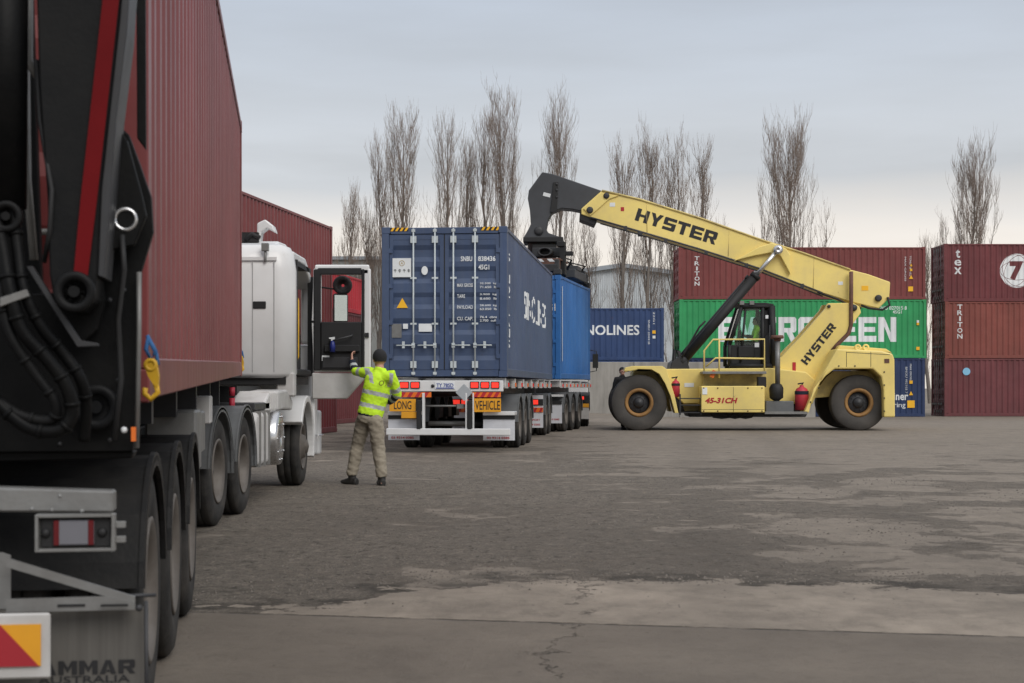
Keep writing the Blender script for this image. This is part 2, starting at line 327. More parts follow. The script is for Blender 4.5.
# wheel: hub mesh with tyre and rim as sub-parts, axle along X, outer face towards +X
_wc = {}
def wheel(parent, x, y, z, r, wdt, dual=False, rimmat='rim', side=1, front=False, big=False):
    k = (r, wdt, dual, rimmat, side, front, big)
    if k not in _wc:
        t = MB(); rr = r * (.56 if not big else .49)
        def prof(o, w):
            h = w / 2
            return [(rr, o - h*.8), (rr + .02, o - h*.92), ((r + rr) / 2, o - h), (r - .035, o - h*.93), (r - .008, o - h*.78), (r, o - h*.7),
                    (r, o - h*.32), (r - .014, o - h*.30), (r - .014, o - h*.26), (r, o - h*.24), (r, o + h*.24), (r - .014, o + h*.26), (r - .014, o + h*.30), (r, o + h*.32),
                    (r, o + h*.7), (r - .008, o + h*.78), (r - .035, o + h*.93), ((r + rr) / 2, o + h), (rr + .02, o + h*.92), (rr, o + h*.8)]
        t.lathe(prof(-wdt/2, wdt), n=48)
        if dual: t.lathe(prof(-wdt*1.62, wdt), n=48)
        if big:
            for i in range(0):
                a = 0
                for q in (-1, 1):
                    c = Vector((-wdt/2 + q*wdt*.22, math.cos(a + q*.04)*(r + .004), math.sin(a + q*.04)*(r + .004)))
                    t.box(*c, wdt*.36, .07, .03, Matrix.Rotation(a - math.pi/2, 3, 'X'))
        rm = MB()
        if front: pr = [(rr + .005, -.03), (rr + .018, -.005), (rr, .0), (rr - .03, -.03), (rr - .05, -.08), (rr*.62, -.055), (rr*.5, .02), (rr*.3, .03), (.02, .03), (.02, -.12), (rr, -.12)]
        elif big: pr = [(rr + .005, -.05), (rr + .02, -.01), (rr - .05, -.015), (rr - .085, -.07), (rr - .09, -.26), (rr, -.26)]
        else: pr = [(rr + .005, -.03), (rr + .018, -.005), (rr, .0), (rr - .03, -.03), (rr - .045, -.14), (rr - .06, -.17), (rr*.45, -.19), (.02, -.19), (.02, -.26), (rr, -.26)]
        rm.lathe(pr, n=40)
        h = MB()
        hx = -.07 if front else (-.17 if big else -.19); nb = 10
        h.lathe([(.005, hx), (rr*.42, hx), (rr*.40, hx + .05), (rr*.30, hx + .12), (.005, hx + .14)], n=24, closed=False)
        if big: h.lathe([(.005, -.14), (rr*.42, -.14), (rr - .13, -.20), (rr - .088, -.20), (rr - .088, -.25), (.005, -.25)], n=32, closed=False)
        for i in range(nb):
            a = 2 * math.pi * i / nb; q = rr * .55
            h.rod((hx - .01, q*math.cos(a), q*math.sin(a)), (hx + .045, q*math.cos(a), q*math.sin(a)), .016, 6)
        if side < 0:
            for mb in (t, rm, h): mb.xf(Matrix.Rotation(math.pi, 4, 'Z'))
        _wc[k] = [m.mesh(n) for m, n in ((h, 'hub'), (t, 'tyre'), (rm, 'rim'))]
        for me, mt in zip(_wc[k], (M['dark_metal'] if not front else M['rim'], M['dusty_rubber'] if big else M['rubber'], M[rimmat])): me.materials.append(mt)
    hm, tm, rmm = _wc[k]
    a = bpy.data.objects.new('wheel', hm); COL.objects.link(a); a.parent = parent; a.location = (x, y, z)
    for me, nm in ((tm, 'tyre'), (rmm, 'rim')):
        o = bpy.data.objects.new(nm, me); COL.objects.link(o); o.parent = a
    a.rotation_euler = (random.random() * 6, 0, 0)
    return a
def arc(cy, cz, r, a0, a1, n=16): return [(cy + r*math.cos(R(a0 + (a1-a0)*i/n)), cz + r*math.sin(R(a0 + (a1-a0)*i/n))) for i in range(n + 1)]
def guard(parent, x0, x1, cy, cz, r, a0, a1, m, t=.02, name='mudguard'):
    o = arc(cy, cz, r, a0, a1); i = arc(cy, cz, r - t, a0, a1)[::-1]
    g = MB().prism(o + i, 'x', x0, x1)
    lip = MB()
    for xx in (x0, x1 - .02): g.prism(arc(cy, cz, r + .012, a0, a1) + arc(cy, cz, r - t - .02, a0, a1)[::-1], 'x', xx, xx + .02)
    return g.build(name, m, parent)
# ------------------------------------------------------------------ containers
def corr(L0, L1, z0, z1, depth, period, out):
    """corrugated sheet: list of profile points (along, off) -> quads; out(+/-) handled by caller"""
    pts = []; y = L0
    while y < L1 - 1e-6:
        for dy, off in ((0, 0), (.26, 0), (.50, -depth), (.76, -depth), (1.0, 0)):
            yy = min(y + dy * period, L1); pts.append((yy, off))
        y += period
    q = [pts[0]]
    for p in pts[1:]:
        if p[0] - q[-1][0] > 1e-5: q.append(p)
    return q
_cc = {}
def container(label, L, H, m, loc, rotz=0, pitch=0, group=None, bars=True, barm=None, name='shipping_container', doorcap=None):
    c = thing(name, label, 'shipping container', loc, (pitch, 0, rotz), group)
    hw = 1.219; key = (L, H)
    if key not in _cc:
        fr = MB()
        for sx in (-1, 1):
            for y in (.07, L - .07): fr.box(sx*(hw - .07), y, H/2, .14, .14, H - .24)
            fr.box(sx*(hw - .04), L/2, H - .05, .08, L - .34, .07)
            fr.box(sx*(hw - .03), L/2, .085, .06, L - .34, .15)
            for y in (.088, L - .088):
                for z in (.059, H - .059):
                    fr.box(sx*(hw - .08), y, z, .166, .182, .122)
        for y in (.06, L - .06):
            fr.box(0, y, H - .07, 2*hw - .34, .10, .12); fr.box(0, y, .07, 2*hw - .34, .10, .12)
        for i in range(int(L / .6)): fr.box(0, .4 + i * .6, .08, 2*hw - .13, .05, .12)
        fm = fr.mesh('frame')
        sp = []
        for sx in (-1, 1):
            g = MB(); p = corr(.14, L - .14, 0, 0, .036, .279, 1); n = len(p)
            for z in (.16, H - .085):
                for (y, o) in p: g.v.append(Vector((sx*(hw - .012 + o), y, z)))
            for i in range(n - 1): g.face([i, i+1, n+i+1, n+i])
            sp.append(g.mesh('side_panel', False))
        g = MB(); p = corr(-hw + .14, hw - .14, 0, 0, .04, .25, 1); n = len(p)
        for z in (.13, H - .13):
            for (x, o) in p: g.v.append(Vector((x, L - .02 + o, z)))
        for i in range(n - 1): g.face([i, i+1, n+i+1, n+i])
        ew = g.mesh('end_wall', False)
        g = MB(); p = corr(.14, L - .14, 0, 0, .02, .21, 1); n = len(p)
        for x in (-hw + .08, hw - .08):
            for (y, o) in p: g.v.append(Vector((x, y, H - .03 + o)))
        for i in range(n - 1): g.face([i, i+1, n+i+1, n+i])
        rf = g.mesh('roof', False)
        fl = MB().bx(-hw + .07, hw - .07, .15, L - .15, .145, .17).mesh('floor')
        # door leaf with horizontal troughs
        ds = []
        z0, z1 = .14, H - .14; hh = z1 - z0
        for sx in (-1, 1):
            g = MB(); a, b = sorted((sx*.012, sx*(hw - .145)))
            g.bx(a, a + .075, .03, .095, z0, z1); g.bx(b - .075, b, .03, .095, z0, z1)
            g.bx(a + .075, b - .075, .03, .095, z0, z0 + .1); g.bx(a + .075, b - .075, .03, .095, z1 - .1, z1)
            prof = [(z0 + .1, 0)]
            for fz in (.13, .32, .51, .70, .86):
                zc = z0 + hh * fz; prof += [(zc - .16, 0), (zc - .07, .036), (zc + .07, .036), (zc + .16, 0)]
            prof.append((z1 - .1, 0)); bb = len(g.v); n = len(prof)
            for x in (a + .075, b - .075):
                for (z, o) in prof: g.v.append(Vector((x, .036 + o, z)))
            for i in range(n - 1): g.face([bb+i, bb+i+1, bb+n+i+1, bb+n+i])
            g.bx(a + .08, b - .08, .085, .094, z0 + .1, z1 - .1)
            for fz in (.1, .35, .62, .88): g.box(sx*(hw - .15), .022, z0 + hh*fz, .12, .04, .09)
            ds.append(g.mesh('door', False))
        bar = MB(); bar.rod((0, .0, .03), (0, .0, H - .03), .0165, 8)
        for z in (.07, H - .07): bar.box(0, .0, z, .07, .035, .05)
        for z in (.24, H - .24): bar.box(0, .01, z, .115, .04, .13)
        for fz in (.355, .66): bar.box(0, .012, H*fz, .12, .03, .035)
        bar.box(0, -.005, .61, .06, .045, .09)
        bm_ = bar.mesh('locking_bar')
        hn = MB(); hn.rod((-.02, -.03, 0), (.33, -.03, 0), .013, 6); hn.box(.19, -.02, .01, .05, .03, .13); hm_ = hn.mesh('handle')
        gk = MB().bx(-.012, .012, .035, .06, z0, z1).mesh('door_gasket')
        _cc[key] = (fm, sp, ew, rf, fl, ds, bm_, hm_, gk)
    fm, sp, ew, rf, fl, ds, bm_, hm_, gk = _cc[key]
    def put(name, me, mt, par, loc=(0, 0, 0), sc=None):
        me2 = me.copy() if me.materials and me.materials[0] != mt else me
        if not me2.materials: me2.materials.append(mt)
        else: me2.materials[0] = mt
        o = bpy.data.objects.new(name, me2); COL.objects.link(o); o.parent = par; o.location = loc
        if sc: o.scale = sc
        return o
    f = put('frame', fm, m, c); bv = f.modifiers.new('bevel', 'BEVEL'); bv.width = .006; bv.limit_method = 'ANGLE'
    put('side_panel', sp[0], m, c); put('side_panel', sp[1], m, c); put('end_wall', ew, m, c); put('roof', rf, m, c); put('floor', fl, M['dark_metal'], c)
    c['L'] = L
    for i, sx in enumerate((-1, 1)):
        dd = put('door', ds[i], m, c)
        for q, x in enumerate((sx*.18, sx*.60)):
            if bars:
                b = put('locking_bar', bm_, barm or M['steel'], dd, (x, -.005, 0))
                put('handle', hm_, barm or M['steel'], dd, (x, -.005, .61), ((1 if q == (0 if sx > 0 else 1) else 1) * (-1 if sx < 0 else 1), 1, 1))
    put('door_gasket', gk, M['black'], c)
    return c
# ================================================================== GROUND
GZ = -.2                                                     # the far right of the yard lies a little lower
g = MB(); gxs = [-700, -60, -20, -8, -2, 3, 4, 5, 6, 7, 8, 9, 10, 14, 20, 40, 100, 700]; gys = [-60, 0, 10, 20, 30, 40, 50, 54, 58, 61, 64, 67, 70, 73, 76, 80, 100, 200, 1500]
def ss(v, a, b): v = max(0, min(1, (v - a) / (b - a))); return v*v*(3 - 2*v)
for yv in gys:
    for xv in gxs: g.v.append(Vector((xv, yv, GZ * ss(yv, 54, 70) * ss(xv, 4, 8))))
for j in range(len(gys) - 1):
    for i in range(len(gxs) - 1): a_ = j * len(gxs) + i; g.face([a_, a_ + 1, a_ + len(gxs) + 1, a_ + len(gxs)], 0, True)
gm = bpy.data.materials.new('yard_surface'); gm.use_nodes = True; t = gm.node_tree; b = t.nodes['Principled BSDF']
def V(x): return x
def mth(op, a, bb=None, c=None, clamp=False):
    n = t.nodes.new('ShaderNodeMath'); n.operation = op; n.use_clamp = clamp
    for i, q in enumerate((a, bb, c)):
        if q is None: continue
        if isinstance(q, (int, float)): n.inputs[i].default_value = q
        else: t.links.new(q, n.inputs[i])
    return n.outputs[0]
def noise(scale, detail=4, rough=.5, vec=None, dist=0):
    n = t.nodes.new('ShaderNodeTexNoise'); n.inputs['Scale'].default_value = scale; n.inputs['Detail'].default_value = detail; n.inputs['Roughness'].default_value = rough; n.inputs['Distortion'].default_value = dist
    t.links.new(vec if vec is not None else pos, n.inputs['Vector']); return n.outputs[0]
def mixc(f, a, bb, mode='MIX'):
    n = t.nodes.new('ShaderNodeMix'); n.data_type = 'RGBA'; n.blend_type = mode
    for i, q in ((0, f), (6, a), (7, bb)):
        if isinstance(q, tuple): n.inputs[i].default_value = (*q, 1)
        elif isinstance(q, (int, float)): n.inputs[i].default_value = q
        else: t.links.new(q, n.inputs[i])
    return n.outputs[2]
def rng(v, a, bb, c=0, dd=1, smooth=False):
    n = t.nodes.new('ShaderNodeMapRange'); n.inputs[1].default_value = a; n.inputs[2].default_value = bb; n.inputs[3].default_value = c; n.inputs[4].default_value = dd
    if smooth: n.interpolation_type = 'SMOOTHSTEP'
    t.links.new(v, n.inputs[0]); return n.outputs[0]
tcn = t.nodes.new('ShaderNodeTexCoord'); pos = tcn.outputs['Object']
sp_ = t.nodes.new('ShaderNodeSeparateXYZ'); t.links.new(pos, sp_.inputs[0]); X, Y = sp_.outputs[0], sp_.outputs[1]
mpx = t.nodes.new('ShaderNodeMapping'); mpx.inputs['Scale'].default_value = (1, .5, 1); t.links.new(pos, mpx.inputs[0]); spos = mpx.outputs[0]
# torn edge between the concrete apron and the gravelled asphalt
edge = mth('ADD', mth('MULTIPLY', mth('POWER', mth('SUBTRACT', X, .8), 2.0), -.13), 10.15)
nA = mth('MULTIPLY', mth('SUBTRACT', noise(1.0, 10, .7), .5), 2.2)
left = rng(X, -.2, -1.4, 0, 1.1)
nB = mth('MULTIPLY', mth('SUBTRACT', noise(1.3, 8, .62), .38), 5.0)
sd = mth('SUBTRACT', mth('ADD', edge, mth('SUBTRACT', nA, mth('MULTIPLY', left, mth('ADD', nB, .0)))), Y)      # >0 on concrete
conc = rng(sd, -.03, .05, 0, 1, True)
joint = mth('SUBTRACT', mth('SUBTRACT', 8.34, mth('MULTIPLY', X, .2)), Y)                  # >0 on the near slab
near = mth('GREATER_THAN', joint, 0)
conc = mth('MAXIMUM', conc, near)
fine = noise(150, 3, .7); mid = noise(17, 8, .8, spos); big = noise(.45, 5, .55); stones = noise(55, 5, .85, spos); clod = noise(6.5, 10, .8, spos)
patn = noise(.55, 12, .72, None, .25)
bias = mth('ADD', rng(X, 4.5, -1.0, -.075, .055), mth('ADD', rng(Y, 34, 20, -.09, .03), rng(Y, 17, 10, 0, -.02)))
rm_ = rng(mth('ADD', patn, bias), .455, .55)
smo = mixc(rng(noise(2.5, 10, .7), .36, .66), (0.176, 0.149, 0.121), (0.241, 0.204, 0.166))
smo = mixc(rng(fine, .58, .7, 0, .35), smo, (0.128, 0.107, 0.087))
smo = mixc(rng(mid, .56, .64, 0, .5), smo, (0.160, 0.136, 0.111))
rou = mixc(rng(mid, .42, .58), (.128, .110, .090), (.245, .212, .175))
rou = mixc(rng(clod, .53, .58, 0, .6), rou, (0.071, 0.061, 0.049))
rou = mixc(rng(stones, .54, .60, 0, .9), rou, (0.360, 0.304, 0.247))
rou = mixc(rng(stones, .45, .39, 0, .8), rou, (0.053, 0.045, 0.037))
asph = mixc(mth('MULTIPLY', rm_, .7), smo, rou)
spk = noise(11, 5, .7, spos); amt = mth('ADD', mth('MULTIPLY', rm_, .6), .4)
asph = mixc(mth('MULTIPLY', rng(spk, .585, .625, 0, .85), amt), asph, (0.063, 0.054, 0.043))
asph = mixc(mth('MULTIPLY', rng(spk, .42, .385, 0, .6), amt), asph, (0.325, 0.276, 0.224))
spl = noise(3.1, 8, .8); asph = mixc(mth('MULTIPLY', rng(spl, .57, .62, 0, .6), amt), asph, (0.091, 0.077, 0.062))
pat = noise(1.5, 11, .75, None, .3)
asph = mixc(rng(pat, .575, .615, 0, .6), asph, mixc(rng(stones, .45, .6), (0.065, 0.056, 0.045), (0.159, 0.135, 0.110)))
asph = mixc(rng(noise(.12, 4, .5), .5, .62, 0, .35), asph, (0.129, 0.109, 0.088))
edged = rng(mth('ABSOLUTE', mth('ADD', sd, .14)), .03, .45, .9, 0)
asph = mixc(mth('MULTIPLY', mth('MULTIPLY', edged, rng(noise(3, 4), .40, .55, .15, 1)), rng(Y, 14, 10, 0, 1)), asph, (0.066, 0.056, 0.045))
cc = mixc(rng(noise(2.2, 9, .7), .35, .68), (0.201, 0.170, 0.138), (0.293, 0.249, 0.202))
cc = mixc(rng(noise(5, 8, .7, spos), .50, .62, 0, .55), cc, (0.160, 0.136, 0.110))
cc = mixc(rng(noise(1.2, 4, .6, spos), .52, .66, 0, .5), cc, (0.414, 0.351, 0.285))
cn = mixc(rng(noise(.8, 9, .65), .35, .68), (0.136, 0.114, 0.093), (0.195, 0.165, 0.133))  # near slab darkened: foreground shade and vignetting put into the colour
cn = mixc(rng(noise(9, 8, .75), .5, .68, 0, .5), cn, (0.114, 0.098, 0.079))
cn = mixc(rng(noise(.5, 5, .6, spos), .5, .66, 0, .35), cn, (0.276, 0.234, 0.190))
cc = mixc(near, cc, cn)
cc = mixc(rng(fine, .58, .72, 0, .45), cc, (0.101, 0.086, 0.070))
cc = mixc(rng(noise(19, 3, .6), .68, .72, 0, .7), cc, (0.069, 0.059, 0.048))
brk = rng(noise(3.5, 5, .65), .38, .52, .15, 1)
jl = mth('MULTIPLY', rng(mth('ABSOLUTE', mth('ADD', joint, mth('MULTIPLY', mth('SUBTRACT', noise(7, 4, .7), .5), .07))), .006, .028, .85, 0), brk)
cx_ = mth('ADD', mth('MULTIPLY', mth('SUBTRACT', noise(1.6, 9, .75), .5), 1.3), mth('ADD', .30, mth('MULTIPLY', mth('SUBTRACT', Y, 8.3), .09)))
ck = mth('MULTIPLY', rng(mth('ABSOLUTE', mth('SUBTRACT', X, cx_)), .003, .016, .6, 0), rng(noise(2.9, 4), .46, .56, 0, 1))
ck = mth('MULTIPLY', ck, rng(mth('ABSOLUTE', mth('SUBTRACT', X, .4)), .8, 1.0, 1, 0))
lines = mth('MAXIMUM', jl, ck)
cc = mixc(lines, cc, (0.030, 0.025, 0.021))
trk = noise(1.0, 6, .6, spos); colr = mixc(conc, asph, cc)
colr = mixc(rng(mth('ABSOLUTE', mth('SUBTRACT', mth('ADD', X, mth('MULTIPLY', Y, -.11)), .2)), .1, .5, .22, 0), colr, (0.118, 0.100, 0.082))
colr = mixc(rng(mth('ABSOLUTE', mth('SUBTRACT', mth('ADD', X, mth('MULTIPLY', Y, -.11)), 2.1)), .1, .5, .22, 0), colr, (0.118, 0.100, 0.082))
oil = rng(noise(.22, 4, .5), .60, .70, 0, .4)
colr = mixc(oil, colr, (0.081, 0.069, 0.055))
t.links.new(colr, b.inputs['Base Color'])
t.links.new(rng(mid, 0, 1, .78, .96), b.inputs['Roughness']); b.inputs['Specular IOR Level'].default_value = .3
hgt = mth('ADD', mth('MULTIPLY', mth('SUBTRACT', 1, conc), mth('MULTIPLY', mth('ADD', mth('MULTIPLY', rm_, .8), .2), mth('ADD', mth('MULTIPLY', stones, 1.0), mth('ADD', mth('MULTIPLY', mid, 1.4), mth('MULTIPLY', clod, 1.6))))), mth('ADD', mth('MULTIPLY', conc, mth('ADD', 1.4, mth('MULTIPLY', fine, .12))), mth('MULTIPLY', lines, -1.0)))
hgt = mth('ADD', hgt, mth('MULTIPLY', pat, 1.5))
bp = t.nodes.new('ShaderNodeBump'); bp.inputs['Strength'].default_value = .9; bp.inputs['Distance'].default_value = .03
t.links.new(hgt, bp.inputs['Height']); t.links.new(bp.outputs[0], b.inputs['Normal'])
go = g.build('ground', gm, None, recalc=False); tag(go, 'grey brown yard of worn asphalt and cracked concrete', 'ground', kind='structure')
# loose stones by the torn edge
g = MB(); rs = random.Random(3)
for i in range(7000):
    if rs.random() < .3:
        x = rs.uniform(-2.2, 4.2); y = 10.1 - .13*(x - .8)**2 + abs(rs.gauss(.1, .7)) - .15
    else: y = rs.uniform(8.8, 22) ; x = rs.uniform(-.13, .36) * y
    if y < 8.3 - .2*x: continue
    if y < 9.9 and rs.random() < .9 and x > -1: continue
    if mnoise.noise(Vector((x*.9, y*.45, 3.3))) < .05 and y > 10.6: continue
    r = rs.choice((.003, .004, .004, .005, .006, .008, .011)) * (.7 + y / 25) * rs.uniform(.7, 1.3)
    bb = len(g.v); a = rs.random() * 6
    for (ux, uy, uz) in ((1, 0, 0), (0, 1, 0), (-1, 0, 0), (0, -1, 0), (0, 0, .7)):
        q = Vector((ux*math.cos(a) - uy*math.sin(a), ux*math.sin(a) + uy*math.cos(a), uz)) * r * rs.uniform(.7, 1.3); g.v.append(q + Vector((x, y, .001)))
    for k in range(4): g.face([bb + k, bb + (k+1) % 4, bb + 4], rs.randrange(1) if False else 0)
st = g.build('gravel', mat('gravel_stone', (.17, .15, .13), .9, dirt=.8, dcol=(.07, .06, .05), scale=9), None, recalc=False); tag(st, 'loose grey gravel scattered over the broken asphalt', 'gravel', kind='stuff')

# ================================================================== BACKGROUND
# buildings
b1 = thing('warehouse', 'pale blue grey warehouse with a low gable behind the bare poplars', 'building', (W(628, 0, 150).x, 150, 0))
x0, x1 = W(572, 0, 150).x - b1.location.x, W(705, 0, 150).x - b1.location.x
ez, pz = W(0, 279, 150).z, W(0, 267.5, 150).z; px_ = W(622, 0, 150).x - b1.location.x
g = MB(); n = 70; pr = []
for i in range(n * 4):
    xx = x0 + (x1 - x0) * i / (n * 4 - 1); off = (0, 0, .05, .05)[i % 4]
    zt = ez + (pz - ez) * (1 - abs(xx - px_) / (max(px_ - x0, x1 - px_))) ; pr.append((xx, off, zt))
for (xx, o, zt) in pr: g.v.append(Vector((xx, o, 0)))
for (xx, o, zt) in pr: g.v.append(Vector((xx, o, zt)))
for i in range(len(pr) - 1): g.face([i, i+1, len(pr)+i+1, len(pr)+i])
g.bx(x0, x0 + .2, .06, 30, 0, pr[0][2]); g.bx(x1 - .2, x1, .06, 30, 0, pr[-1][2])
g.build('wall', M['cladding'], b1, recalc=False)
g = MB(); mx_ = max(px_ - x0, x1 - px_)
zl, zr = pr[0][2], pr[-1][2]
g.prism([(x0 - .4, zl - .1), (px_, pz), (x1 + .4, zr - .1), (x1 + .4, zr + .35), (px_, pz + .4), (x0 - .4, zl + .35)], 'y', -.5, 30)
g.build('roof', M['roofing'], b1)
b2 = thing('warehouse', 'long flat roofed grey warehouse seen left of the blue container', 'building', (-22, 130, 0))
g = MB(); zt = W(0, 256.5, 130).z
g.bx(-26, 22.5, 0, 26, 0, zt - .3); g.build('wall', M['grey_cladding'], b2)
g = MB(); g.bx(-26.2, 22.7, -.25, 26.2, zt - .28, zt); g.build('roof', M['roofing'], b2)
# concrete wall
cwl = thing('concrete_wall', 'low grey concrete wall behind the front wheel of the yellow machine', 'wall', (4, 74.5, 0))
g = MB(); wz = W(0, 362, 74.5).z
for i in range(6): g.bx(-2.5 + i*2.2, -2.5 + i*2.2 + 2.185, 0, .4, -.25, wz)
g.build('wall_panel', M['concrete'], cwl, bevel=.02)
# poplars
def poplar(px, topy, wpx, D, seed, label, dens=1.0, base=0, xoff=0, group='bare poplars along the yard edge'):
    rd = random.Random(seed); H = W(0, topy - 1, D).z; cx = W(px, 0, D).x; wr = wpx / F * D / 2
    root = thing('poplar_tree', label, 'tree', (cx, D, 0), group=group)
    tr = MB(); tw = MB()
    def poly(mb, pts, r0, r1, n=3):
        k = len(pts); mb.tube(pts, [r0 + (r1 - r0) * i / (k - 1) for i in range(k)], n, False)
    p = Vector((0, 0, 0)); trunk = []
    for i in range(13):
        trunk.append(p.copy()); p = p + Vector((rd.gauss(0, .09), rd.gauss(0, .09), H * .92 / 12))
    poly(tr, trunk, .17 * H / 20 + .06, .010, 7)
    def along(pl, f):
        q = f * (len(pl) - 1); i = min(int(q), len(pl) - 2); return pl[i].lerp(pl[i+1], q - i)
    def env(z):   # crown half width
        f = z / H
        return wr * (min(1, (f / .32)) ** .7) * (max(0, (1 - f)) / .55 if f > .45 else 1) ** .6 * 1.0
    nl = int(30 * dens)
    for i in range(nl):
        f0 = .07 + .80 * (i / nl) ** .9; s = along(trunk, f0); a = rd.random() * 6.283
        z0 = s.z; ln = (H - z0) * (rd.uniform(.35, .75) if f0 < .45 else rd.uniform(.55, .98)); k = 7; pts = [s.copy()]; q = s.copy()
        tgt = env(min(z0 + ln * .6, H)) * rd.uniform(.4, 1.15)
        out_ = Vector((math.cos(a), math.sin(a), 0)); bend = rd.uniform(-.3, .3)
        for j in range(1, k + 1):
            u = j / k; q = s + out_ * (tgt * (1 - (1 - u) ** 2.2) * (1 if u < .75 else 1 - (u - .75) * .5)) + Vector((rd.gauss(0, .06) + bend*u*.4, rd.gauss(0, .06), ln * u ** 1.12))
            pts.append(q)
        r0 = .035 + .05 * (1 - f0) * H / 20; poly(tr if r0 > .06 else tw, pts, r0 * .62, .005, 4)
        ns = int((10 + 6 * (1 - f0)) * min(1, dens))
        for m_ in range(ns):
            g0 = rd.uniform(.12, .97); s2 = along(pts, g0); a2 = a + rd.gauss(0, 1.3); l2 = rd.uniform(.8, 2.6) * (1.1 - .5*g0) * H / 20
            o2 = Vector((math.cos(a2), math.sin(a2), 0)); sp2 = rd.uniform(.2, .6); pt2 = [s2.copy()]
            for j in range(1, 5):
                u = j / 4; pt2.append(s2 + o2 * (sp2 * l2 * (u ** .8)) + Vector((rd.gauss(0, .04), rd.gauss(0, .04), l2 * u)))
            poly(tw, pt2, .012, .005)
            for m3 in range(rd.randint(5, 7)):
                s3 = along(pt2, rd.uniform(.15, .95)); a3 = rd.random() * 6.283; l3 = rd.uniform(.35, 1.1); o3 = Vector((math.cos(a3), math.sin(a3), 0)) * rd.uniform(.12, .4)
                poly(tw, [s3, s3 + (o3 + Vector((0, 0, .75))) * l3 * .5, s3 + (o3 * .8 + Vector((0, 0, 1))) * l3], .0065, .004)
    tr.build('trunk', M['bark'], root, recalc=False); tw.build('crown', M['twig'], root, recalc=False)
    return root
poplar(352, 192, 30, 112, 1, 'short bare poplar, leftmost of all, beside the red container stack', .8)
poplar(366, 206, 26, 118, 2, 'low thin bare poplar just right of the leftmost one', .7)
poplar(380, 138, 34, 116, 3, 'slim bare poplar against the left flank of the tall one above the left container door', .8)
poplar(400, 106, 46, 112, 4, 'tall broad bare poplar above the left container door', 1.1)
poplar(447, 108, 42, 112, 5, 'slim bare poplar standing alone above the middle of the blue container doors', .85)
poplar(470, 140, 30, 118, 6, 'thin lower bare poplar left of the tallest one', .8)
poplar(485, 112, 40, 116, 17, 'bare poplar pressed against the left side of the tallest one', .9)
poplar(503, 88, 48, 112, 7, 'tallest bare poplar, above the right container door', 1.15)
poplar(558, 92, 54, 114, 8, 'tall bare poplar with rounded top behind the black boom head', 1.15)
poplar(588, 222, 24, 118, 9, 'small young bare poplar beneath the raised yellow boom tip', .6)
poplar(625, 142, 34, 112, 10, 'bare poplar leftmost of the four behind the yellow boom', .9)
poplar(650, 128, 38, 112, 11, 'bare poplar second and tallest of the four behind the yellow boom', 1.0)
poplar(677, 136, 34, 112, 12, 'bare poplar third of the four behind the yellow boom', .9)
poplar(701, 145, 36, 114, 13, 'bare poplar rightmost of the four behind the yellow boom', .9)
poplar(792, 120, 84, 110, 14, 'widest bare poplar above the maroon container of the middle stack', 1.9)
poplar(966, 146, 58, 112, 15, 'bare poplar above the right hand container stack', 1.5)
poplar(930, 232, 22, 120, 16, 'small bare poplar in the gap between the two right hand stacks', .6)
# container side marks helper: on a container whose +X local side faces the camera
def side_marks(c, L, H, flip=1, big=None):
    pass
hx = 1.219 + .004
FT40, FT20, HC, ST = 12.192, 6.058, 2.896, 2.591
# middle stack: doors to the right end; long side faces the camera (-Y). rotz=+90deg: local +Y -> -X world ; local +X -> +Y.  rotz=-90: local +Y -> +X, local +X -> -Y (faces camera)
D1 = 76.0
xl = W(679, 0, D1).x
def facing(label, L, H, m, x_left, D, z, group):
    return container(label, L, H, m, (x_left, D + 1.219, z), R(-90), 0, group, bars=False)
G1 = 'containers stacked behind the yellow machine'
M['navy_low'] = mat('dark_navy_paint', (.020, .038, .105), .5, dirt=.4, streak=5, scale=1.2, chips=.5, dents=.5)
cb = facing('navy container at the bottom of the stack behind the yellow machine', FT40, HC, M['navy_low'], xl - .05, D1, GZ, G1)
cg = facing('green container with large white lettering in the middle of its stack', FT40, HC, M['green'], xl + .02, D1, HC + GZ, G1)
cm = facing('maroon container on top of the green one', FT40, ST, M['maroon_far'], xl - .02, D1, 2*HC + GZ, G1)
def conform(me, off):
    bm = bmesh.new(); bm.from_mesh(me); ys = [v.co.y for v in bm.verts]; y0, y1 = min(ys), max(ys); P = .279
    kk = [(0, 0), (.26, 0), (.50, -.036), (.76, -.036), (1.0, 0)]
    k = int((y0 - .14) / P) - 1
    while .14 + k * P < y1:
        for a_, _ in kk[:4]:
            yy = .14 + (k + a_) * P
            if y0 < yy < y1: bmesh.ops.bisect_plane(bm, geom=bm.verts[:] + bm.edges[:] + bm.faces[:], plane_co=(0, yy, 0), plane_no=(0, 1, 0))
        k += 1
    for v in bm.verts:
        u = ((v.co.y - .14) / P) % 1.0
        for (a0, o0), (a1, o1) in zip(kk, kk[1:]):
            if a0 <= u <= a1: v.co.x = 1.207 + o0 + (o1 - o0) * (u - a0) / (a1 - a0) + off; break
    bm.to_mesh(me); bm.free()
def side_letters(c, items, m='letter_white', name='lettering'):
    """items: (text, along y, z, width, height, bold, kind) drawn on the +X side, reading along +Y"""
    g = MB()
    for (s, y, z, wd, ht, bold, kind) in items:
        if kind == 'v': vletters(g, s, (hx, y, z), (0, 1, 0), ht * 1.25, ht, wd, bold)
        elif kind == 'col':   # tiny column of text running down the side
            letters(g, s, (hx, y, z), (0, 0, -1), (0, 1, 0), wd, ht, bold)
        elif kind == 'b': block(g, s, (hx, y, z), (0, 1, 0), (0, 0, 1), wd, ht, .12)
        else: letters(g, s, (hx, y, z), (0, 1, 0), (0, 0, 1), wd, ht, bold)
    o = g.build(name, M[m], c, recalc=False); conform(o.data, .004); return o
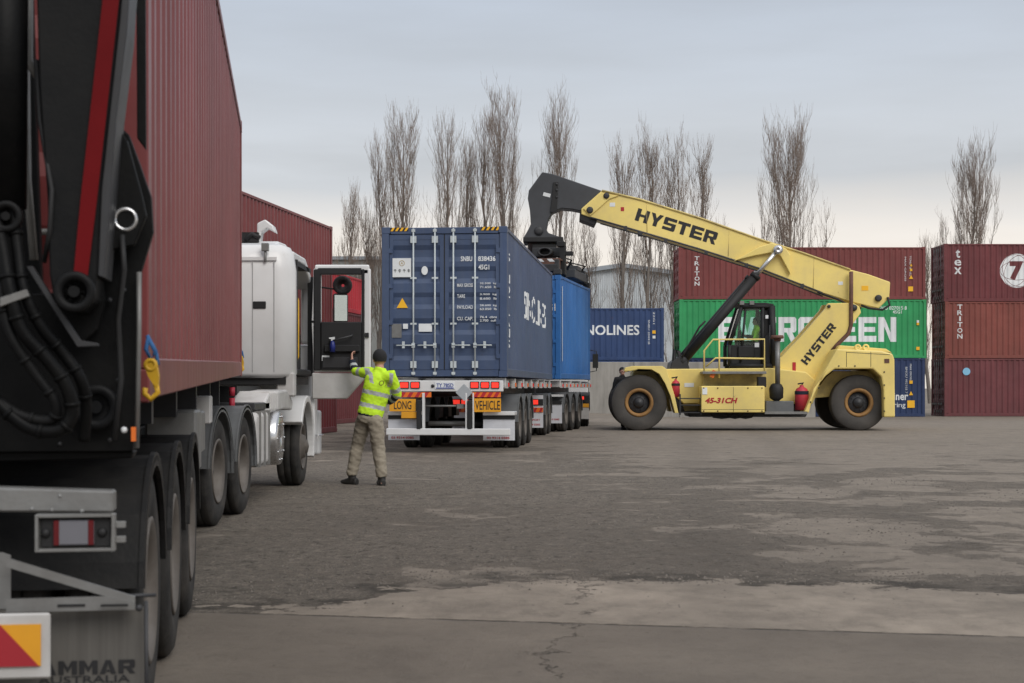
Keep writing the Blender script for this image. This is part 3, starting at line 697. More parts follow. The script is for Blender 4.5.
def dec(c, y, z, s, m='warn_yellow', tri=False, name='warning_sticker'):
    g = MB()
    if tri: g.prism([(y - s/2, z - s/2), (y + s/2, z - s/2), (y, z + s/2)], 'x', hx - .002, hx + .002)
    else: g.bx(hx - .002, hx + .002, y - s/2, y + s/2, z - s/2, z + s/2)
    return g.build(name, M[m], c)
ev = D1 / F
EVL = 'EVERGREEN'
side_letters(cg, [(EVL, (806 - 681) * ev - 3.4 + 0*.1 + (0), 1.0, 1, 1, 0, 'x')][:0] + [(EVL, ((718 + 896) / 2 - 679) * ev, HC - (328 - 298) * ev, (896 - 718) * ev, 1.22, .045, 'b'),
    ('EGHU 827015 8', (893 - 681) * ev, HC - 8.5 * ev, 31*ev, .18, .01, 'h'), ('45G1', (899 - 681) * ev, HC - 12.5 * ev, 9*ev, .16, .01, 'h')])
dec(cg, (919.5 - 681) * ev, HC - 22 * ev, .12, 'letter_white'); dec(cg, (919.5 - 681) * ev, HC - 24.5*ev, .12); dec(cg, (919.5 - 681) * ev, HC - 49*ev, .16)
side_letters(cm, [('TRITON', (699.5 - 681) * ev, ST - 24*ev, .24, .20, .02, 'v'), ('TCNU 384652 1', (913 - 681) * ev, ST - 20*ev, 1.1, .09, .0, 'col'), ('MAX GROSS', (908 - 681) * ev, ST - 22*ev, 1.2, .08, 0, 'col')])
# push TRITON letters apart to the height seen in the photograph
for zz, q in ((30, .13), (35, .12), (42, .2)): dec(cm, (913.5 - 681) * ev, ST - (zz - 12)*ev, q, tri=(zz == 42) or zz == 30)
dec(cm, (913 - 681) * ev, ST - 42*ev, .24)
side_letters(cb, [('Container', (890.5 - 679) * ev, HC - 38*ev, 1.85, .40, .02, 'h'), ('Monitoring', (889 - 679) * ev, HC - 47.5*ev, 1.75, .32, .0, 'h'), ('BMOU 492103 7', (909.5 - 681) * ev, HC - 22*ev, 1.3, .09, 0, 'col'), ('MAX GROSS', (914 - 681)*ev, HC - 14*ev, .8, .09, 0, 'col')])
dec(cb, (914 - 681) * ev, HC - 24*ev, .16); dec(cb, (914 - 681) * ev, HC - 35*ev, .2, tri=True); dec(cb, (914 - 681) * ev, HC - 46*ev, .36)
# right stack
D2 = 77; x2 = W(944.5, 0, D2).x; G2 = 'containers in the right hand stack'; e2 = D2 / F
ra = container('maroon container with a small blue disc, bottom of the right hand stack', FT40, HC, M['maroon_low'], (x2, D2 + 1.219, GZ), R(-90), 0, G2)
rb = container('rust red container in the middle of the right hand stack', FT40, HC - .05, M['brown_red'], (x2 + .03, D2 + 1.219, HC + GZ), R(-90), 0, G2)
rc = container('dark maroon container on top of the right hand stack', FT40, HC, M['maroon_dark'], (x2 - .02, D2 + 1.219, 2*HC - .05 + GZ), R(-90), 0, G2)
side_letters(rc, [('t', (957 - 943) * e2, HC - 10*e2, .22, .42, .02, 'h'), ('e', (957 - 943) * e2, HC - 19*e2, .34, .30, .02, 'h'), ('x', (957 - 943)*e2, HC - 27*e2, .36, .34, .02, 'h')])
side_letters(rb, [('TRITON', (958 - 943) * e2, HC - 21*e2, .26, .235, .02, 'v')])
g = MB(); cy_, cz_ = (1016 - 943) * e2, HC - 27*e2; ro = 17 * e2
pp = [(cy_ + ro*1.0*math.cos(a/24*math.pi), cz_ + ro*math.sin(a/24*math.pi)) for a in range(48)]
g.v = [Vector((hx, a_, b_)) for a_, b_ in pp]; g.face(list(range(len(pp)))); lg = g.build('emblem', M['letter_white'], rc, recalc=False); conform(lg.data, .003)
g = MB()
for k in range(3):
    pts = []
    for i in range(41):
        a = 2*math.pi*i/40; u = ro*.98*math.cos(a); v = ro*(.55 + .13*k)*math.sin(a); th = k*1.05
        pts.append((hx + .004, cy_ + u*math.cos(th) - v*math.sin(th), cz_ + u*math.sin(th) + v*math.cos(th)))
    for i in range(40):
        p_, q_ = Vector(pts[i]), Vector(pts[i+1]); nn = Vector((0, -(q_ - p_).z, (q_ - p_).y)).normalized() * .011; b_ = len(g.v)
        g.v += [p_ - nn, q_ - nn, q_ + nn, p_ + nn]; g.face([b_, b_+1, b_+2, b_+3])
o = g.build('emblem_lines', M['maroon_dark'], lg, recalc=False); conform(o.data, .005)
g = MB(); letters(g, '7', (hx + .006, cy_ - .02, cz_), (0, 1, 0), (0, 0, 1), .7, .95, .06)
o = g.build('emblem_number', M['maroon_dark'], lg, recalc=False); conform(o.data, .007)
g = MB(); pp = [((965 - 943)*e2 + .19*math.cos(a/12*math.pi), HC - 13*e2 + .19*math.sin(a/12*math.pi)) for a in range(24)]
g.prism(pp, 'x', hx - .002, hx + .002); g.build('round_sticker', mat('pale_blue_sticker', (.25, .55, .78), .5, dirt=.1), ra)
# navy SINOLINES container over the wall, on a container hidden behind the wall
D3 = 76.2; e3 = D3 / F; x3 = W(664, 0, D3).x - FT40
cs0 = container('navy container standing on the ground behind the concrete wall', FT40, ST, M['navy_far'], (x3, D3 + 1.219, 0), R(-90), 0, 'containers behind the concrete wall')
cs = container('navy container with white lettering, raised above the concrete wall', FT40, ST, M['navy_far'], (x3, D3 + 1.219, ST), R(-90), 0, 'containers behind the concrete wall')
yy = lambda px: (W(px, 0, D3).x - x3)
side_letters(cs, [('SINOLINES', (yy(575) + yy(639.5)) / 2, 1.50, (639.5 - 575)*e3, .5, .02, 'h'), ('SNBU 204418', yy(649), 1.4, 1.2, .09, 0, 'col'), ('22G1', yy(654), 2.1, .6, .09, 0, 'col')])
dec(cs, yy(654), 1.4, .16); dec(cs, yy(654), 1.15, .14, 'letter_white')

# left background stacks
hd = math.atan2(1.12, 8.0)
def leftstack(Dn, px_far, D_far, label, H, m, z, hdg, L=FT40, grp='containers stacked behind the white truck cab'):
    far = W(px_far, 0, D_far); cxr = far.x; n = Vector((math.cos(-hdg), math.sin(-hdg), 0)); f = Vector((math.sin(hdg), math.cos(hdg), 0))
    o = Vector((cxr, D_far, 0)) - f * L - Vector((math.cos(hdg), -math.sin(hdg), 0)) * 1.219
    return container(label, L, H, m, (o.x, o.y, z), -hdg, 0, grp, bars=False)
leftstack(0, 337, 43.5, 'dark maroon container at the foot of the stack behind the open truck door', HC, M['maroon_dark'], 0, hd)
leftstack(0, 332.5, 43.5, 'maroon container on top of the stack directly behind the white cab', HC, M['maroon'], HC, hd)
leftstack(0, 371, 57.5, 'dark maroon container at the foot of the far left stack', ST, M['maroon_dark'], 0, hd)
leftstack(0, 371, 57.5, 'dark maroon half height container in the middle of the far left stack', 1.3, M['maroon_dark'], ST, hd)
leftstack(0, 371, 57.5, 'bright red half height container on top of the far left stack', 1.3, M['bright_red'], ST + 1.3, hd)

# ================================================================== people
def person(label, loc, J, jacket, trousers, bands=False, cap=True, face=(0, 1, 0), group=None, seated=False, logo=False, bodyonly_sleeve=None):
    """J: joint name -> (x, y, z) local. One continuous body; clothes are children."""
    root = thing('person', label, 'person', loc, group=group)
    J = {k: Vector(v) for k, v in J.items()}
    fw = Vector(face).normalized(); sd = fw.cross(Vector((0, 0, 1)))   # right-hand side
    def solid(name, mb, vox, ms, assign=None, smooth=6, par=root, fold=0):
        me = mb.mesh(name); o = bpy.data.objects.new(name, me); COL.objects.link(o)
        rm = o.modifiers.new('r', 'REMESH'); rm.mode = 'VOXEL'; rm.voxel_size = vox; rm.use_smooth_shade = True
        sm = o.modifiers.new('s', 'SMOOTH'); sm.iterations = smooth; sm.factor = .6
        dg = bpy.context.evaluated_depsgraph_get(); m2 = bpy.data.meshes.new_from_object(o.evaluated_get(dg)); bpy.data.objects.remove(o); bpy.data.meshes.remove(me)
        if fold:
            for v in m2.vertices: v.co += v.normal * (fold * (mnoise.noise(Vector((v.co.x*11, v.co.y*11, v.co.z*19 + v.co.x*9))) + .6*mnoise.noise(Vector((v.co.x*25, v.co.y*25, v.co.z*38)))))
        m2.materials.clear()
        for q in ms: m2.materials.append(q)
        for p in m2.polygons:
            p.use_smooth = True; p.material_index = assign(p.center) if assign else 0
        m2.name = name; o = bpy.data.objects.new(name, m2); COL.objects.link(o); o.parent = par; return o
    def limb(mb, pts, rs, n=12): mb.tube(pts, rs, n, True)
    def foot(mb, an, toe, k=1.0):
        dr = (toe - an); dr.z = 0; dr.normalize(); base = Vector((an.x, an.y, toe.z)); heel = base - dr * .07
        mb.tube([heel - dr*.02, heel, base + dr*.06, toe - dr*.05, toe + dr*.02], [(.03*k, .04*k), (.042*k, .055*k), (.045*k, .05*k), (.05*k, .035*k), (.03*k, .02*k)], 10, True, side=dr.cross(Vector((0, 0, 1))))
        mb.tube([base + Vector((0, 0, -.01)), an + Vector((0, 0, .05))], [.045*k, .052*k], 10)
    def hand(mb, wr, hd_, curl):
        d_ = (hd_ - wr).normalized(); s_ = d_.cross(curl).normalized(); c_ = s_.cross(d_)
        mb.tube([wr - d_*.03, wr + d_*.02, wr + d_*.09], [(.027, .02), (.038, .018), (.042, .015)], 10, True, side=s_)
        for i, (off, ln) in enumerate(((-.030, .062), (-.010, .076), (.010, .080), (.030, .070))):
            b0 = wr + d_*.08 + s_*off
            mb.tube([b0, b0 + d_*ln*.45 + c_*.006, b0 + d_*ln*.72 + c_*.03, b0 + d_*ln*.72 + c_*.055], [.0095, .009, .0085, .007], 7)
        b0 = wr + d_*.03 + s_*.03
        mb.tube([b0, b0 + s_*.03 + d_*.025, b0 + s_*.035 + d_*.05 + c_*.02], [.012, .011, .009], 7)
    H = J['head']; tl = J.get('tilt', Vector((0, 0, 0)))
    # ---- body
    b = MB()
    hdg_ = Matrix((sd, fw, Vector((0, 0, 1)))).transposed()
    b.ball(H + Vector((0, 0, .015)), (.077, .096, .112), 18, rot=hdg_)
    b.ball(H + fw*.035 + Vector((0, 0, -.06)), (.052, .055, .055), 14, rot=hdg_)                     # jaw
    b.tube([H + fw*.085 + Vector((0, 0, .015)), H + fw*.112 + Vector((0, 0, -.028)), H + fw*.09 + Vector((0, 0, -.036))], [.010, .015, .010], 8)   # nose
    b.ball(H + fw*.088 + Vector((0, 0, -.062)), (.024, .010, .010), 8, rot=hdg_)                      # lips
    for s in (-1, 1):
        b.ball(H + sd*s*.08 + Vector((0, 0, -.01)), (.012, .022, .032), 8, rot=hdg_)
        b.ball(H + fw*.082 + sd*s*.032 + Vector((0, 0, .03)), (.02, .012, .008), 8, rot=hdg_)
    b.tube([J['neck'] - Vector((0, 0, .05)), H + Vector((0, 0, -.06))], [.06, .055], 12)
    torso = [J['pelvis'] - Vector((0, 0, .06)), J['pelvis'], J['waist'], J['chest'], J['neck'] - Vector((0, 0, .07)), J['neck']]
    b.tube(torso, [(.13, .10), (.155, .115), (.135, .10), (.165, .115), (.15, .085), (.06, .055)], 18, True, side=sd)
    for s in 'LR':
        limb(b, [J['chest'].lerp(J['neck'], .55), J['sh' + s], J['el' + s], J['wr' + s]], [.07, .058, .042, .028])
        hand(b, J['wr' + s], J['ha' + s], J.get('curl' + s, fw * .5 + Vector((0, 0, -.8))))
        limb(b, [J['pelvis'], J['hip' + s], J['hip' + s].lerp(J['kn' + s], .4), J['kn' + s], J['kn' + s].lerp(J['an' + s], .35), J['an' + s]], [.09, .088, .075, .052, .053, .036])
        foot(b, J['an' + s], J['to' + s], .85)
    def bas(c):
        for s in (-1, 1):
            if (c - (H + fw*.088 + sd*s*.032 + Vector((0, 0, .010)))).length < .014: return 1
        return 0
    body = solid('body', b, .0085, [M['skin'], M['black']], bas, 3)
    # hair / beanie
    h = MB(); h.ball(H + Vector((0, 0, .032)) - fw*.008, (.094, .112, .112), 18, rot=hdg_)
    h.ball(H - fw*.035 + Vector((0, 0, -.0)), (.082, .075, .085), 14, rot=hdg_)
    if cap:
        hm = solid('beanie', h, .012, [M['dark_cloth']], None, 4)
        # keep the face open: delete what lies in front of and below the brow
        bm = bmesh.new(); bm.from_mesh(hm.data)
        dl = [v for v in bm.verts if (v.co - H).dot(fw) > .028 and (v.co - H).z < .045 or (v.co - H).z < -.035]
        bmesh.ops.delete(bm, geom=dl, context='VERTS'); bm.to_mesh(hm.data); bm.free()
    else:
        hm = solid('hair', h, .012, [M['dark_cloth']], None, 4)
        bm = bmesh.new(); bm.from_mesh(hm.data)
        dl = [v for v in bm.verts if (v.co - H).dot(fw) > .028 and (v.co - H).z < .055 or (v.co - H).z < -.05]
        bmesh.ops.delete(bm, geom=dl, context='VERTS'); bm.to_mesh(hm.data); bm.free()
    # ---- jacket
    j = MB(); up = (J['neck'] - J['pelvis']).normalized(); hem = J['pelvis'] - up * (.0 if not seated else -.03)
    j.tube([hem - up*.015, hem + up*.03, J['waist'], J['chest'], J['neck'] - up*.08, J['neck'] - up*.01, J['neck'] + up*.045], [(.165, .128), (.172, .135), (.172, .135), (.195, .145), (.172, .115), (.09, .085), (.075, .075)], 22, True, side=sd)
    for s in 'LR':
        wr = J['el' + s].lerp(J['wr' + s], .92)
        limb(j, [J['chest'].lerp(J['neck'], .6), J['sh' + s], J['sh' + s].lerp(J['el' + s], .5), J['el' + s], J['el' + s].lerp(wr, .5), wr], [.088, .082, .070, .060, .055, .045], 14)
    zs = (J['pelvis'] + up*.13, J['pelvis'] + up*.30)
    def ja(c):
        tor = (c - J['pelvis']).dot(up)
        lat = abs((c - J['chest']).dot(sd))
        for s in 'LR':
            ax = (J['wr' + s] - J['el' + s]); u = (c - J['el' + s]).dot(ax) / ax.length_squared
            dd_ = (c - (J['el' + s] + ax * u)).length
            if dd_ < .08 and u > -.02:
                if bands and .34 < u < .56: return 1
                if u > .08: return 2
            ax = (J['el' + s] - J['sh' + s]); u = (c - J['sh' + s]).dot(ax) / ax.length_squared
            if bands and u > .0 and (c - (J['sh' + s] + ax * u)).length < .095 and .58 < u < .80: return 1
        if bands:
            for z in zs:
                if abs((c - z).dot(up)) < .027 : return 1
            if tor > .42 and .095 < lat < .14 and tor < .60: return 1
        if tor < .015: return 2
        return 0
    solid('jacket', j, .011, [M[jacket], M['reflective'], M['navy_cloth']], ja, 4, fold=.007)
    # ---- trousers
    k = MB()
    k.tube([J['pelvis'] - up*.10, J['pelvis'] - up*.04, J['pelvis'] + up*.06], [(.14, .115), (.165, .13), (.155, .12)], 18, True, side=sd)
    for s in 'LR':
        kn = J['kn' + s]; an = J['an' + s]
        limb(k, [J['pelvis'].lerp(J['hip' + s], .6) , J['hip' + s], J['hip' + s].lerp(kn, .35), kn, kn.lerp(an, .3), kn.lerp(an, .75), an + (kn - an)*.02, an - Vector((0, 0, .035))], [.10, .108, .102, .086, .086, .078, .074, .070], 14)
    solid('trousers', k, .011, [M[trousers]], None, 4, fold=.010)
    for s in 'LR':
        f = MB(); foot(f, J['an' + s], J['to' + s], 1.12)
        solid('boot', f, .009, [M['boot']], None, 3)
    return root, J, sd, fw, up
SPX = 77.0
def q(px, py, dy=0.0): return ((px - 366) / SPX, dy, (484.8 - py) / SPX)
Jm = dict(head=q(379.0, 359.5, .08), neck=q(380, 371, .0), chest=q(377.5, 388, .0), waist=q(373, 404, .0), pelvis=q(370, 416, -.02),
    shL=q(370, 373, .06), elL=q(354.0, 371.5, .20), wrL=q(349.0, 360, .36), haL=q(348.3, 352, .42), curlL=(1, .2, 0),
    shR=q(392, 376, -.07), elR=q(397, 395, .08), wrR=q(387, 403, .27), haR=q(380, 403, .33),
    hipL=q(363.5, 421, .03), knL=q(356.5, 446, .12), anL=q(351.5, 473, .08), toL=q(341.5, 482.3, .17),
    hipR=q(376, 421, -.07), knR=q(379, 449, -.05), anR=q(382.5, 474, -.12), toR=q(379.5, 482.3, .05))
pr_, Jv, sdv, fwv, upv = person('person in hi-vis jacket, black beanie and khaki trousers reaching for the open truck door', (W(366, 0, 20).x, 20, 0), Jm, 'hivis', 'khaki', True, True, (-.42, .9, 0))
# back print
g = MB(); bc = Jv['chest'] + upv*.065 - fwv*.176 + sdv*.02
for i, s_ in enumerate(('TRANS', 'PORT')): letters(g, s_, bc + sdv*.075 - upv*(i*.045 - .02) + fwv*(.012 + .0*i), sdv, upv, .11, .034, .02)
g.tube([bc - sdv*.045 + sdv*(.03*math.cos(a/8*math.pi)) + upv*(.03*math.sin(a/8*math.pi)) for a in range(17)], .006, 5, False)
g.build('back_print', mat('olive_print', (.22, .22, .03), .7), pr_, recalc=False)
# bystander behind the front wheel of the reach stacker
def stand(h=1.0):
    return dict(head=(0, .02, 1.68*h), neck=(0, 0, 1.54*h), chest=(0, 0, 1.32*h), waist=(0, 0, 1.12*h), pelvis=(0, 0, .98*h),
        shL=(-.19, 0, 1.46*h), elL=(-.25, -.04, 1.18*h), wrL=(-.22, .12, .97*h), haL=(-.2, .2, .93*h), shR=(.19, 0, 1.46*h), elR=(.25, -.04, 1.18*h), wrR=(.22, .12, .97*h), haR=(.2, .2, .93*h),
        hipL=(-.09, 0, .92*h), knL=(-.11, .03, .52*h), anL=(-.12, -.02, .12), toL=(-.14, .17, .03), hipR=(.09, 0, .92*h), knR=(.11, .03, .52*h), anR=(.12, -.02, .12), toR=(.14, .17, .03))
def spin(J, a):
    m = Matrix.Rotation(a, 3, 'Z'); return {k: tuple(m @ Vector(v)) for k, v in J.items()}
person('person in dark clothes with dark hair standing behind the yellow machine front wheel', (W(627, 0, 46.2).x, 46.2, 0), {k: ((v[0] - (.15 if v[2] > 1.2 else .08 if v[2] > .9 else 0)), v[1], v[2]) for k, v in spin(stand(1.03), R(200)).items()}, 'dark_cloth', 'dark_cloth', False, False, tuple(Matrix.Rotation(R(200), 3, 'Z') @ Vector((0, 1, 0))))

# ================================================================== LEFT TRUCK (side-loader trailer, container, prime mover)
S_, X0 = .1473, -.496
HD = math.atan(S_)
def lineX(D): return X0 - S_ * D
tr_loc = Vector((lineX(4.6) + .03, 4.6, 0))
T = thing('container_trailer', 'black side loading container trailer in the left foreground with dark crane arms', 'trailer', tr_loc, (0, 0, HD))
TI = inv(T)
def TL(px, py, D): return TI @ W(px, py, D)
# container
pitch = math.atan(.18 / 12.05)
cf = Vector((math.sin(-HD), math.cos(-HD), 0)); cn_ = Vector((math.cos(HD), math.sin(HD), 0))
co = Vector((lineX(5.6), 5.6, 0)) - cn_ * 1.219
LC = container('maroon high container carried on the side loading trailer in the left foreground', FT40, HC, M['maroon'], (co.x, co.y, 1.215), HD, pitch)
# trailer wheels + guards
WZ = .48
gx0, gx1 = -.64, -.03
wy = [1.42, 2.73, 4.04]
for y in wy:
    wheel(T, -.05, y, WZ, .48, .28, True); wheel(T, -2.5, y, WZ, .48, .28, True, side=-1)
    guard(T, gx0, gx1 - .005, y, WZ, .525, 8, 172, M['guard'], .02); guard(T, -2.52, -1.9, y, WZ, .525, 8, 172, M['guard'], .02)
g = MB()
for y in wy: g.rod((-2.2, y, WZ), (-.3, y, WZ), .065, 12)
for y in wy:
    for x in (-.75, -1.75): g.box(x, y + .2, .62, .12, .7, .12)
g.build('axle', M['dark_metal'], T)
def zc(y): return 1.215 + math.tan(pitch) * (y - .85)     # underside of the container along the trailer
for x in (-.82, -1.68):
    g = MB(); g.prism([(.15, .86), (13.4, .98), (13.4, zc(13.4) - .02), (.15, zc(.15) - .02)], 'x', x - .012, x + .012)
    g.prism([(.15, .84), (13.4, .96), (13.4, .98), (.15, .86)], 'x', x - .08, x + .08); g.build('chassis_rail', M['dark_metal'], T)
for y in (3.4, 5.2, 7.4, 9.6, 11.6): MB().bx(-2.35, -.22, y, y + .12, 1.08, zc(y) - .02).build('cross_member', M['dark_metal'], T)
# grey equipment under the container, between trailer bogie and tractor
g = MB(); g.bx(-.42, -.10, 5.3, 5.9, .72, 1.12); g.bx(-.45, -.12, 6.1, 6.8, .8, 1.1); g.build('toolbox', M['steel'], T, bevel=.015)
g = MB(); g.bx(-.40, -.12, 7.6, 7.95, .98, 1.2); g.build('control_box', M['white_worn'], T, bevel=.01)
# front landing / legs
for x in (-.5, -2.0):
    g = MB(); g.bx(x - .07, x + .07, 7.1, 7.24, .35, 1.05); g.bx(x - .12, x + .12, 7.02, 7.32, .31, .35); g.build('support_leg', M['steel'], T)
# rear parts. plane D about 4.6..5.0
def poly(pts, D):
    r = [TL(px, py, D) for px, py in pts]; return [(p.x, p.z) for p in r], sum(p.y for p in r) / len(r)
def plate(name, pts, D, th, m, bevel=.004, par=None, mi=None):
    pl, y = poly(pts, D); return MB().prism(pl, 'y', y, y + th).build(name, m, par or T, bevel=bevel)
# crane tower (behind)
plate('crane_tower', [(-220, 452), (132, 452), (136, 400), (140, 270), (146, 250), (152, 230), (150, 195), (138, 160), (128, 133), (118, 124), (108, 150), (100, 290), (-60, 300), (-220, 300)], 4.95, .05, M['crane_black'])
g = MB(); p0 = TL(139, 272, 4.94); p1 = TL(137, 448, 4.94); g.tube([p0, TL(139, 330, 4.94), p1], .008, 6); g.build('tower_edge', M['steel'], T)
# second tower plate further left
plate('crane_tower', [(-260, 450), (96, 450), (96, 335), (40, 300), (24, -200), (-260, -200)], 5.12, .05, M['crane_black'])
# main arm with red stripe: a box section arm
pl, y = poly([(36, -60), (124, -60), (118, 20), (100, 190), (97, 272), (94, 300), (80, 312), (66, 310), (54, 297), (50, 275), (48, 200), (40, 90)], 4.68)
arm = MB().prism(pl, 'y', y, y + .20).build('crane_arm', M['crane_edge'], T, bevel=.006)
pl, y2 = poly([(126, -60), (133, -60), (127, 30), (116.5, 117), (111, 190), (104, 278), (98, 276), (101.5, 190), (112, 90), (119.5, 20)], 4.70)
MB().prism(pl, 'y', y2, y2 + .22).build('edge_flange', M['dark_metal'], arm, bevel=.003)
pl, y = poly([(104, -60), (121, -60), (118.7, 0), (97, 200), (88, 276), (74, 276), (81, 200), (102.6, 0)], 4.68)
MB().prism(pl, 'y', y - .004, y + .001).build('red_stripe', M['stripe_red'], arm, bevel=0)
# text-like small marks on the stripe are worn: keep a small dark decal
def pin(px, py, D, r, m, th=.09, hole=True, par=None, name='pivot_pin'):
    c = TL(px, py, D); g = MB()
    g.lathe([(r, 0), (r, -th), (r*.94, -th - .006), (r*.62, -th - .006), (r*.58, -th + .02), (r*.5, -th + .02), (.001, -th + .02), (.001, 0)], c, 'y', 32)
    if hole: g.rod(c + Vector((0, -th + .02, 0)), c + Vector((0, -th - .008, 0)), r*.28, 12)
    return g.build(name, m, par or T)
pin(75, 292, 4.66, .062, M['crane_edge'], .02); pin(97, 407, 4.93, .072, M['crane_edge'], .03)
c = TL(127, 221, 4.93); g = MB(); g.lathe([(.040, 0), (.040, -.05), (.036, -.056), (.028, -.056), (.026, -.03), (.026, 0)], c, 'y', 28); g.build('pivot_pin', M['chrome'], T)
g = MB(); c = TL(84, 303, 4.80)
plate('arm_bracket', [(50, 262), (100, 262), (104, 300), (97, 330), (80, 345), (56, 318)], 4.86, .05, M['crane_black'])
# hydraulic cylinder at far left, standing
g = MB(); a_, b_ = TL(6, -120, 4.70), TL(4, 208, 4.70); g.tube([a_, b_], .068, 20); g.build('hydraulic_cylinder', M['crane_black'], T)
pin(7, 217, 4.66, .048, M['crane_edge'], .02)
g = MB(); g.tube([TL(30, -80, 4.9), TL(29, 60, 4.9), TL(42, 85, 4.9)], .012, 8); g.tube([TL(25, 20, 5.0), TL(27, 180, 5.0), TL(34, 260, 5.0)], .014, 8); g.tube([TL(31, -30, 4.95), TL(26, 60, 4.95), TL(36, 75, 4.95)], .012, 8); g.build('hydraulic_hose', M['steel'], T)
# secondary link, dark triangular plate left of the container corner
plate('crane_link_and_shade', [(98, 300), (112, 160), (119, 128), (127, 140), (142, 196), (146, 215), (134, 245), (112, 250)], 4.88, .04, M['crane_black'])
for px, py in ((20, 440), (60, 444), (110, 440), (118, 380), (118, 340), (124, 290), (110, 300)):
    g = MB(); g.ball(TL(px, py, 4.945), .008, 6); g.build('bolt', M['dark_metal'], T)
g = MB(); g.tube([TL(36, 60, 4.72), TL(40, 120, 4.70), TL(52, 190, 4.66), TL(50, 230, 4.66), TL(44, 262, 4.7)], .008, 6); g.tube([TL(122, 235, 4.86), TL(124, 270, 4.86), TL(118, 320, 4.9), TL(121, 380, 4.9), TL(114, 440, 4.9)], .009, 6); g.build('hydraulic_line', M['black'], T)
plate('crane_link_and_shade', [(136, -80), (145, -80), (146, 150), (137, 138)], 5.3, .03, M['crane_black'])  # black strip added to stand in for shade on the container's rear face
# diagonal grey bar
pl, y = poly([(27, 267), (33, 266), (80, 340), (97, 343), (98, 346), (77, 347)], 4.70); MB().prism(pl, 'y', y, y + .03).build('guide_bar', M['dark_metal'], T, bevel=.002)
pl, y = poly([(0, 298), (26, 289), (29, 296), (0, 307)], 4.60); MB().prism(pl, 'y', y, y + .02).build('hose_clamp', M['steel'], T, bevel=.002)
def hose(pts, r, m='crane_edge'):
    P = [TL(*p) for p in pts]; out_ = []
    for i in range(len(P) - 1):
        p0, p1, p2, p3 = P[max(i-1, 0)], P[i], P[i+1], P[min(i+2, len(P)-1)]
        for k in range(6):
            u = k / 6; out_.append(.5 * ((2*p1) + (p2 - p0)*u + (2*p0 - 5*p1 + 4*p2 - p3)*u*u + (3*p1 - p0 - 3*p2 + p3)*u**3))
    out_.append(P[-1]); g = MB().tube(out_, r, 10)
    return g, out_
for pts, r in (([(-8, 200, 4.66), (3, 250, 4.64), (10, 290, 4.62), (22, 330, 4.63), (48, 360, 4.66), (66, 385, 4.68), (72, 412, 4.70), (60, 430, 4.70), (30, 428, 4.7), (0, 405, 4.7), (-20, 380, 4.7)], .021),
               ([(12, 205, 4.68), (18, 250, 4.66), (24, 290, 4.64), (42, 328, 4.66), (62, 352, 4.7), (80, 378, 4.72), (86, 405, 4.76), (84, 440, 4.8)], .018),
               ([(-10, 225, 4.66), (-2, 270, 4.64), (8, 330, 4.63), (34, 372, 4.66), (54, 400, 4.68), (52, 420, 4.7), (20, 415, 4.7), (-10, 395, 4.7)], .016)):
    g, op = hose(pts, r)
    for k in range(4, len(op) - 4, 6):
        d_ = (op[k+1] - op[k]).normalized(); g.tube([op[k] - d_*.006, op[k] + d_*.006], r + .004, 10)
    g.build('hydraulic_hose', M['crane_black'] if r > .017 else M['crane_edge'], T)
g = MB(); c = TL(134, 434, 4.92); g.box(c.x, c.y - .01, c.z, .014, .02, .045); g.build('side_marker', M['orange'], T)
g = MB(); c = TL(124, 430, 4.92); g.ball(c, .011, 8); g.build('grease_cap', M['letter_white'], T)
# lower crane base beam
pl, y = poly([(-220, 452), (132, 452), (130, 459), (-220, 466)], 4.95); MB().prism(pl, 'y', y - .02, y + .1).build('crane_base', M['crane_black'], T, bevel=.004)
# tail beam
pl, y = poly([(-260, 478), (110, 493), (110, 515), (-260, 508)], 4.62); tb = MB().prism(pl, 'y', y, y + .10).build('tail_beam', M['steel'], T, bevel=.006)
g = MB()
for px, py in ((60, 496), (32, 509), (52, 510), (82, 511)): g.ball(TL(px, py, 4.62) + Vector((0, -.002, 0)), .007, 8)
g.build('bolt', M['steel'], tb)
# tail light and housing
pl, y = poly([(37, 512), (114, 516), (113, 552), (39, 549)], 4.60)
tl = MB(); c0 = TL(76, 532.5, 4.60)
tl.box(c0.x, c0.y + .012, c0.z, .232, .01, .112)
for s in (-1, 1): tl.box(c0.x + s*.111, c0.y - .006, c0.z, .010, .035, .112)
for s in (-1, 1): tl.box(c0.x, c0.y - .006, c0.z + s*.051, .212, .035, .010)
for s in (-1, 1): tl.box(c0.x + .13, c0.y, c0.z + s*.022, .03, .02, .02)
tl = tl.build('tail_light', M['steel'], T, bevel=.002)
g = MB(); g.box(c0.x, c0.y + .002, c0.z, .205, .012, .088); g.build('lamp_body', M['black'], tl, bevel=.003)
g = MB(); g.box(c0.x - .005, c0.y - .008, c0.z, .118, .012, .074); g.build('clear_lens', M['clear_lens'], tl, bevel=.004)
for s in (-1, 1):
    g = MB(); g.box(c0.x - .005 + s*.05, c0.y - .0115, c0.z, .016, .012, .074); g.build('red_lens', mat('red_lens_dim', (.11, .006, .009), .3, dirt=.1), tl, bevel=.002)
g = MB()
for s in (-1, 1): g.ball((c0.x - .005 + s*.082, c0.y - .005, c0.z), (.015, .012, .015), 12)
g.build('lamp_bolt', M['black'], tl)
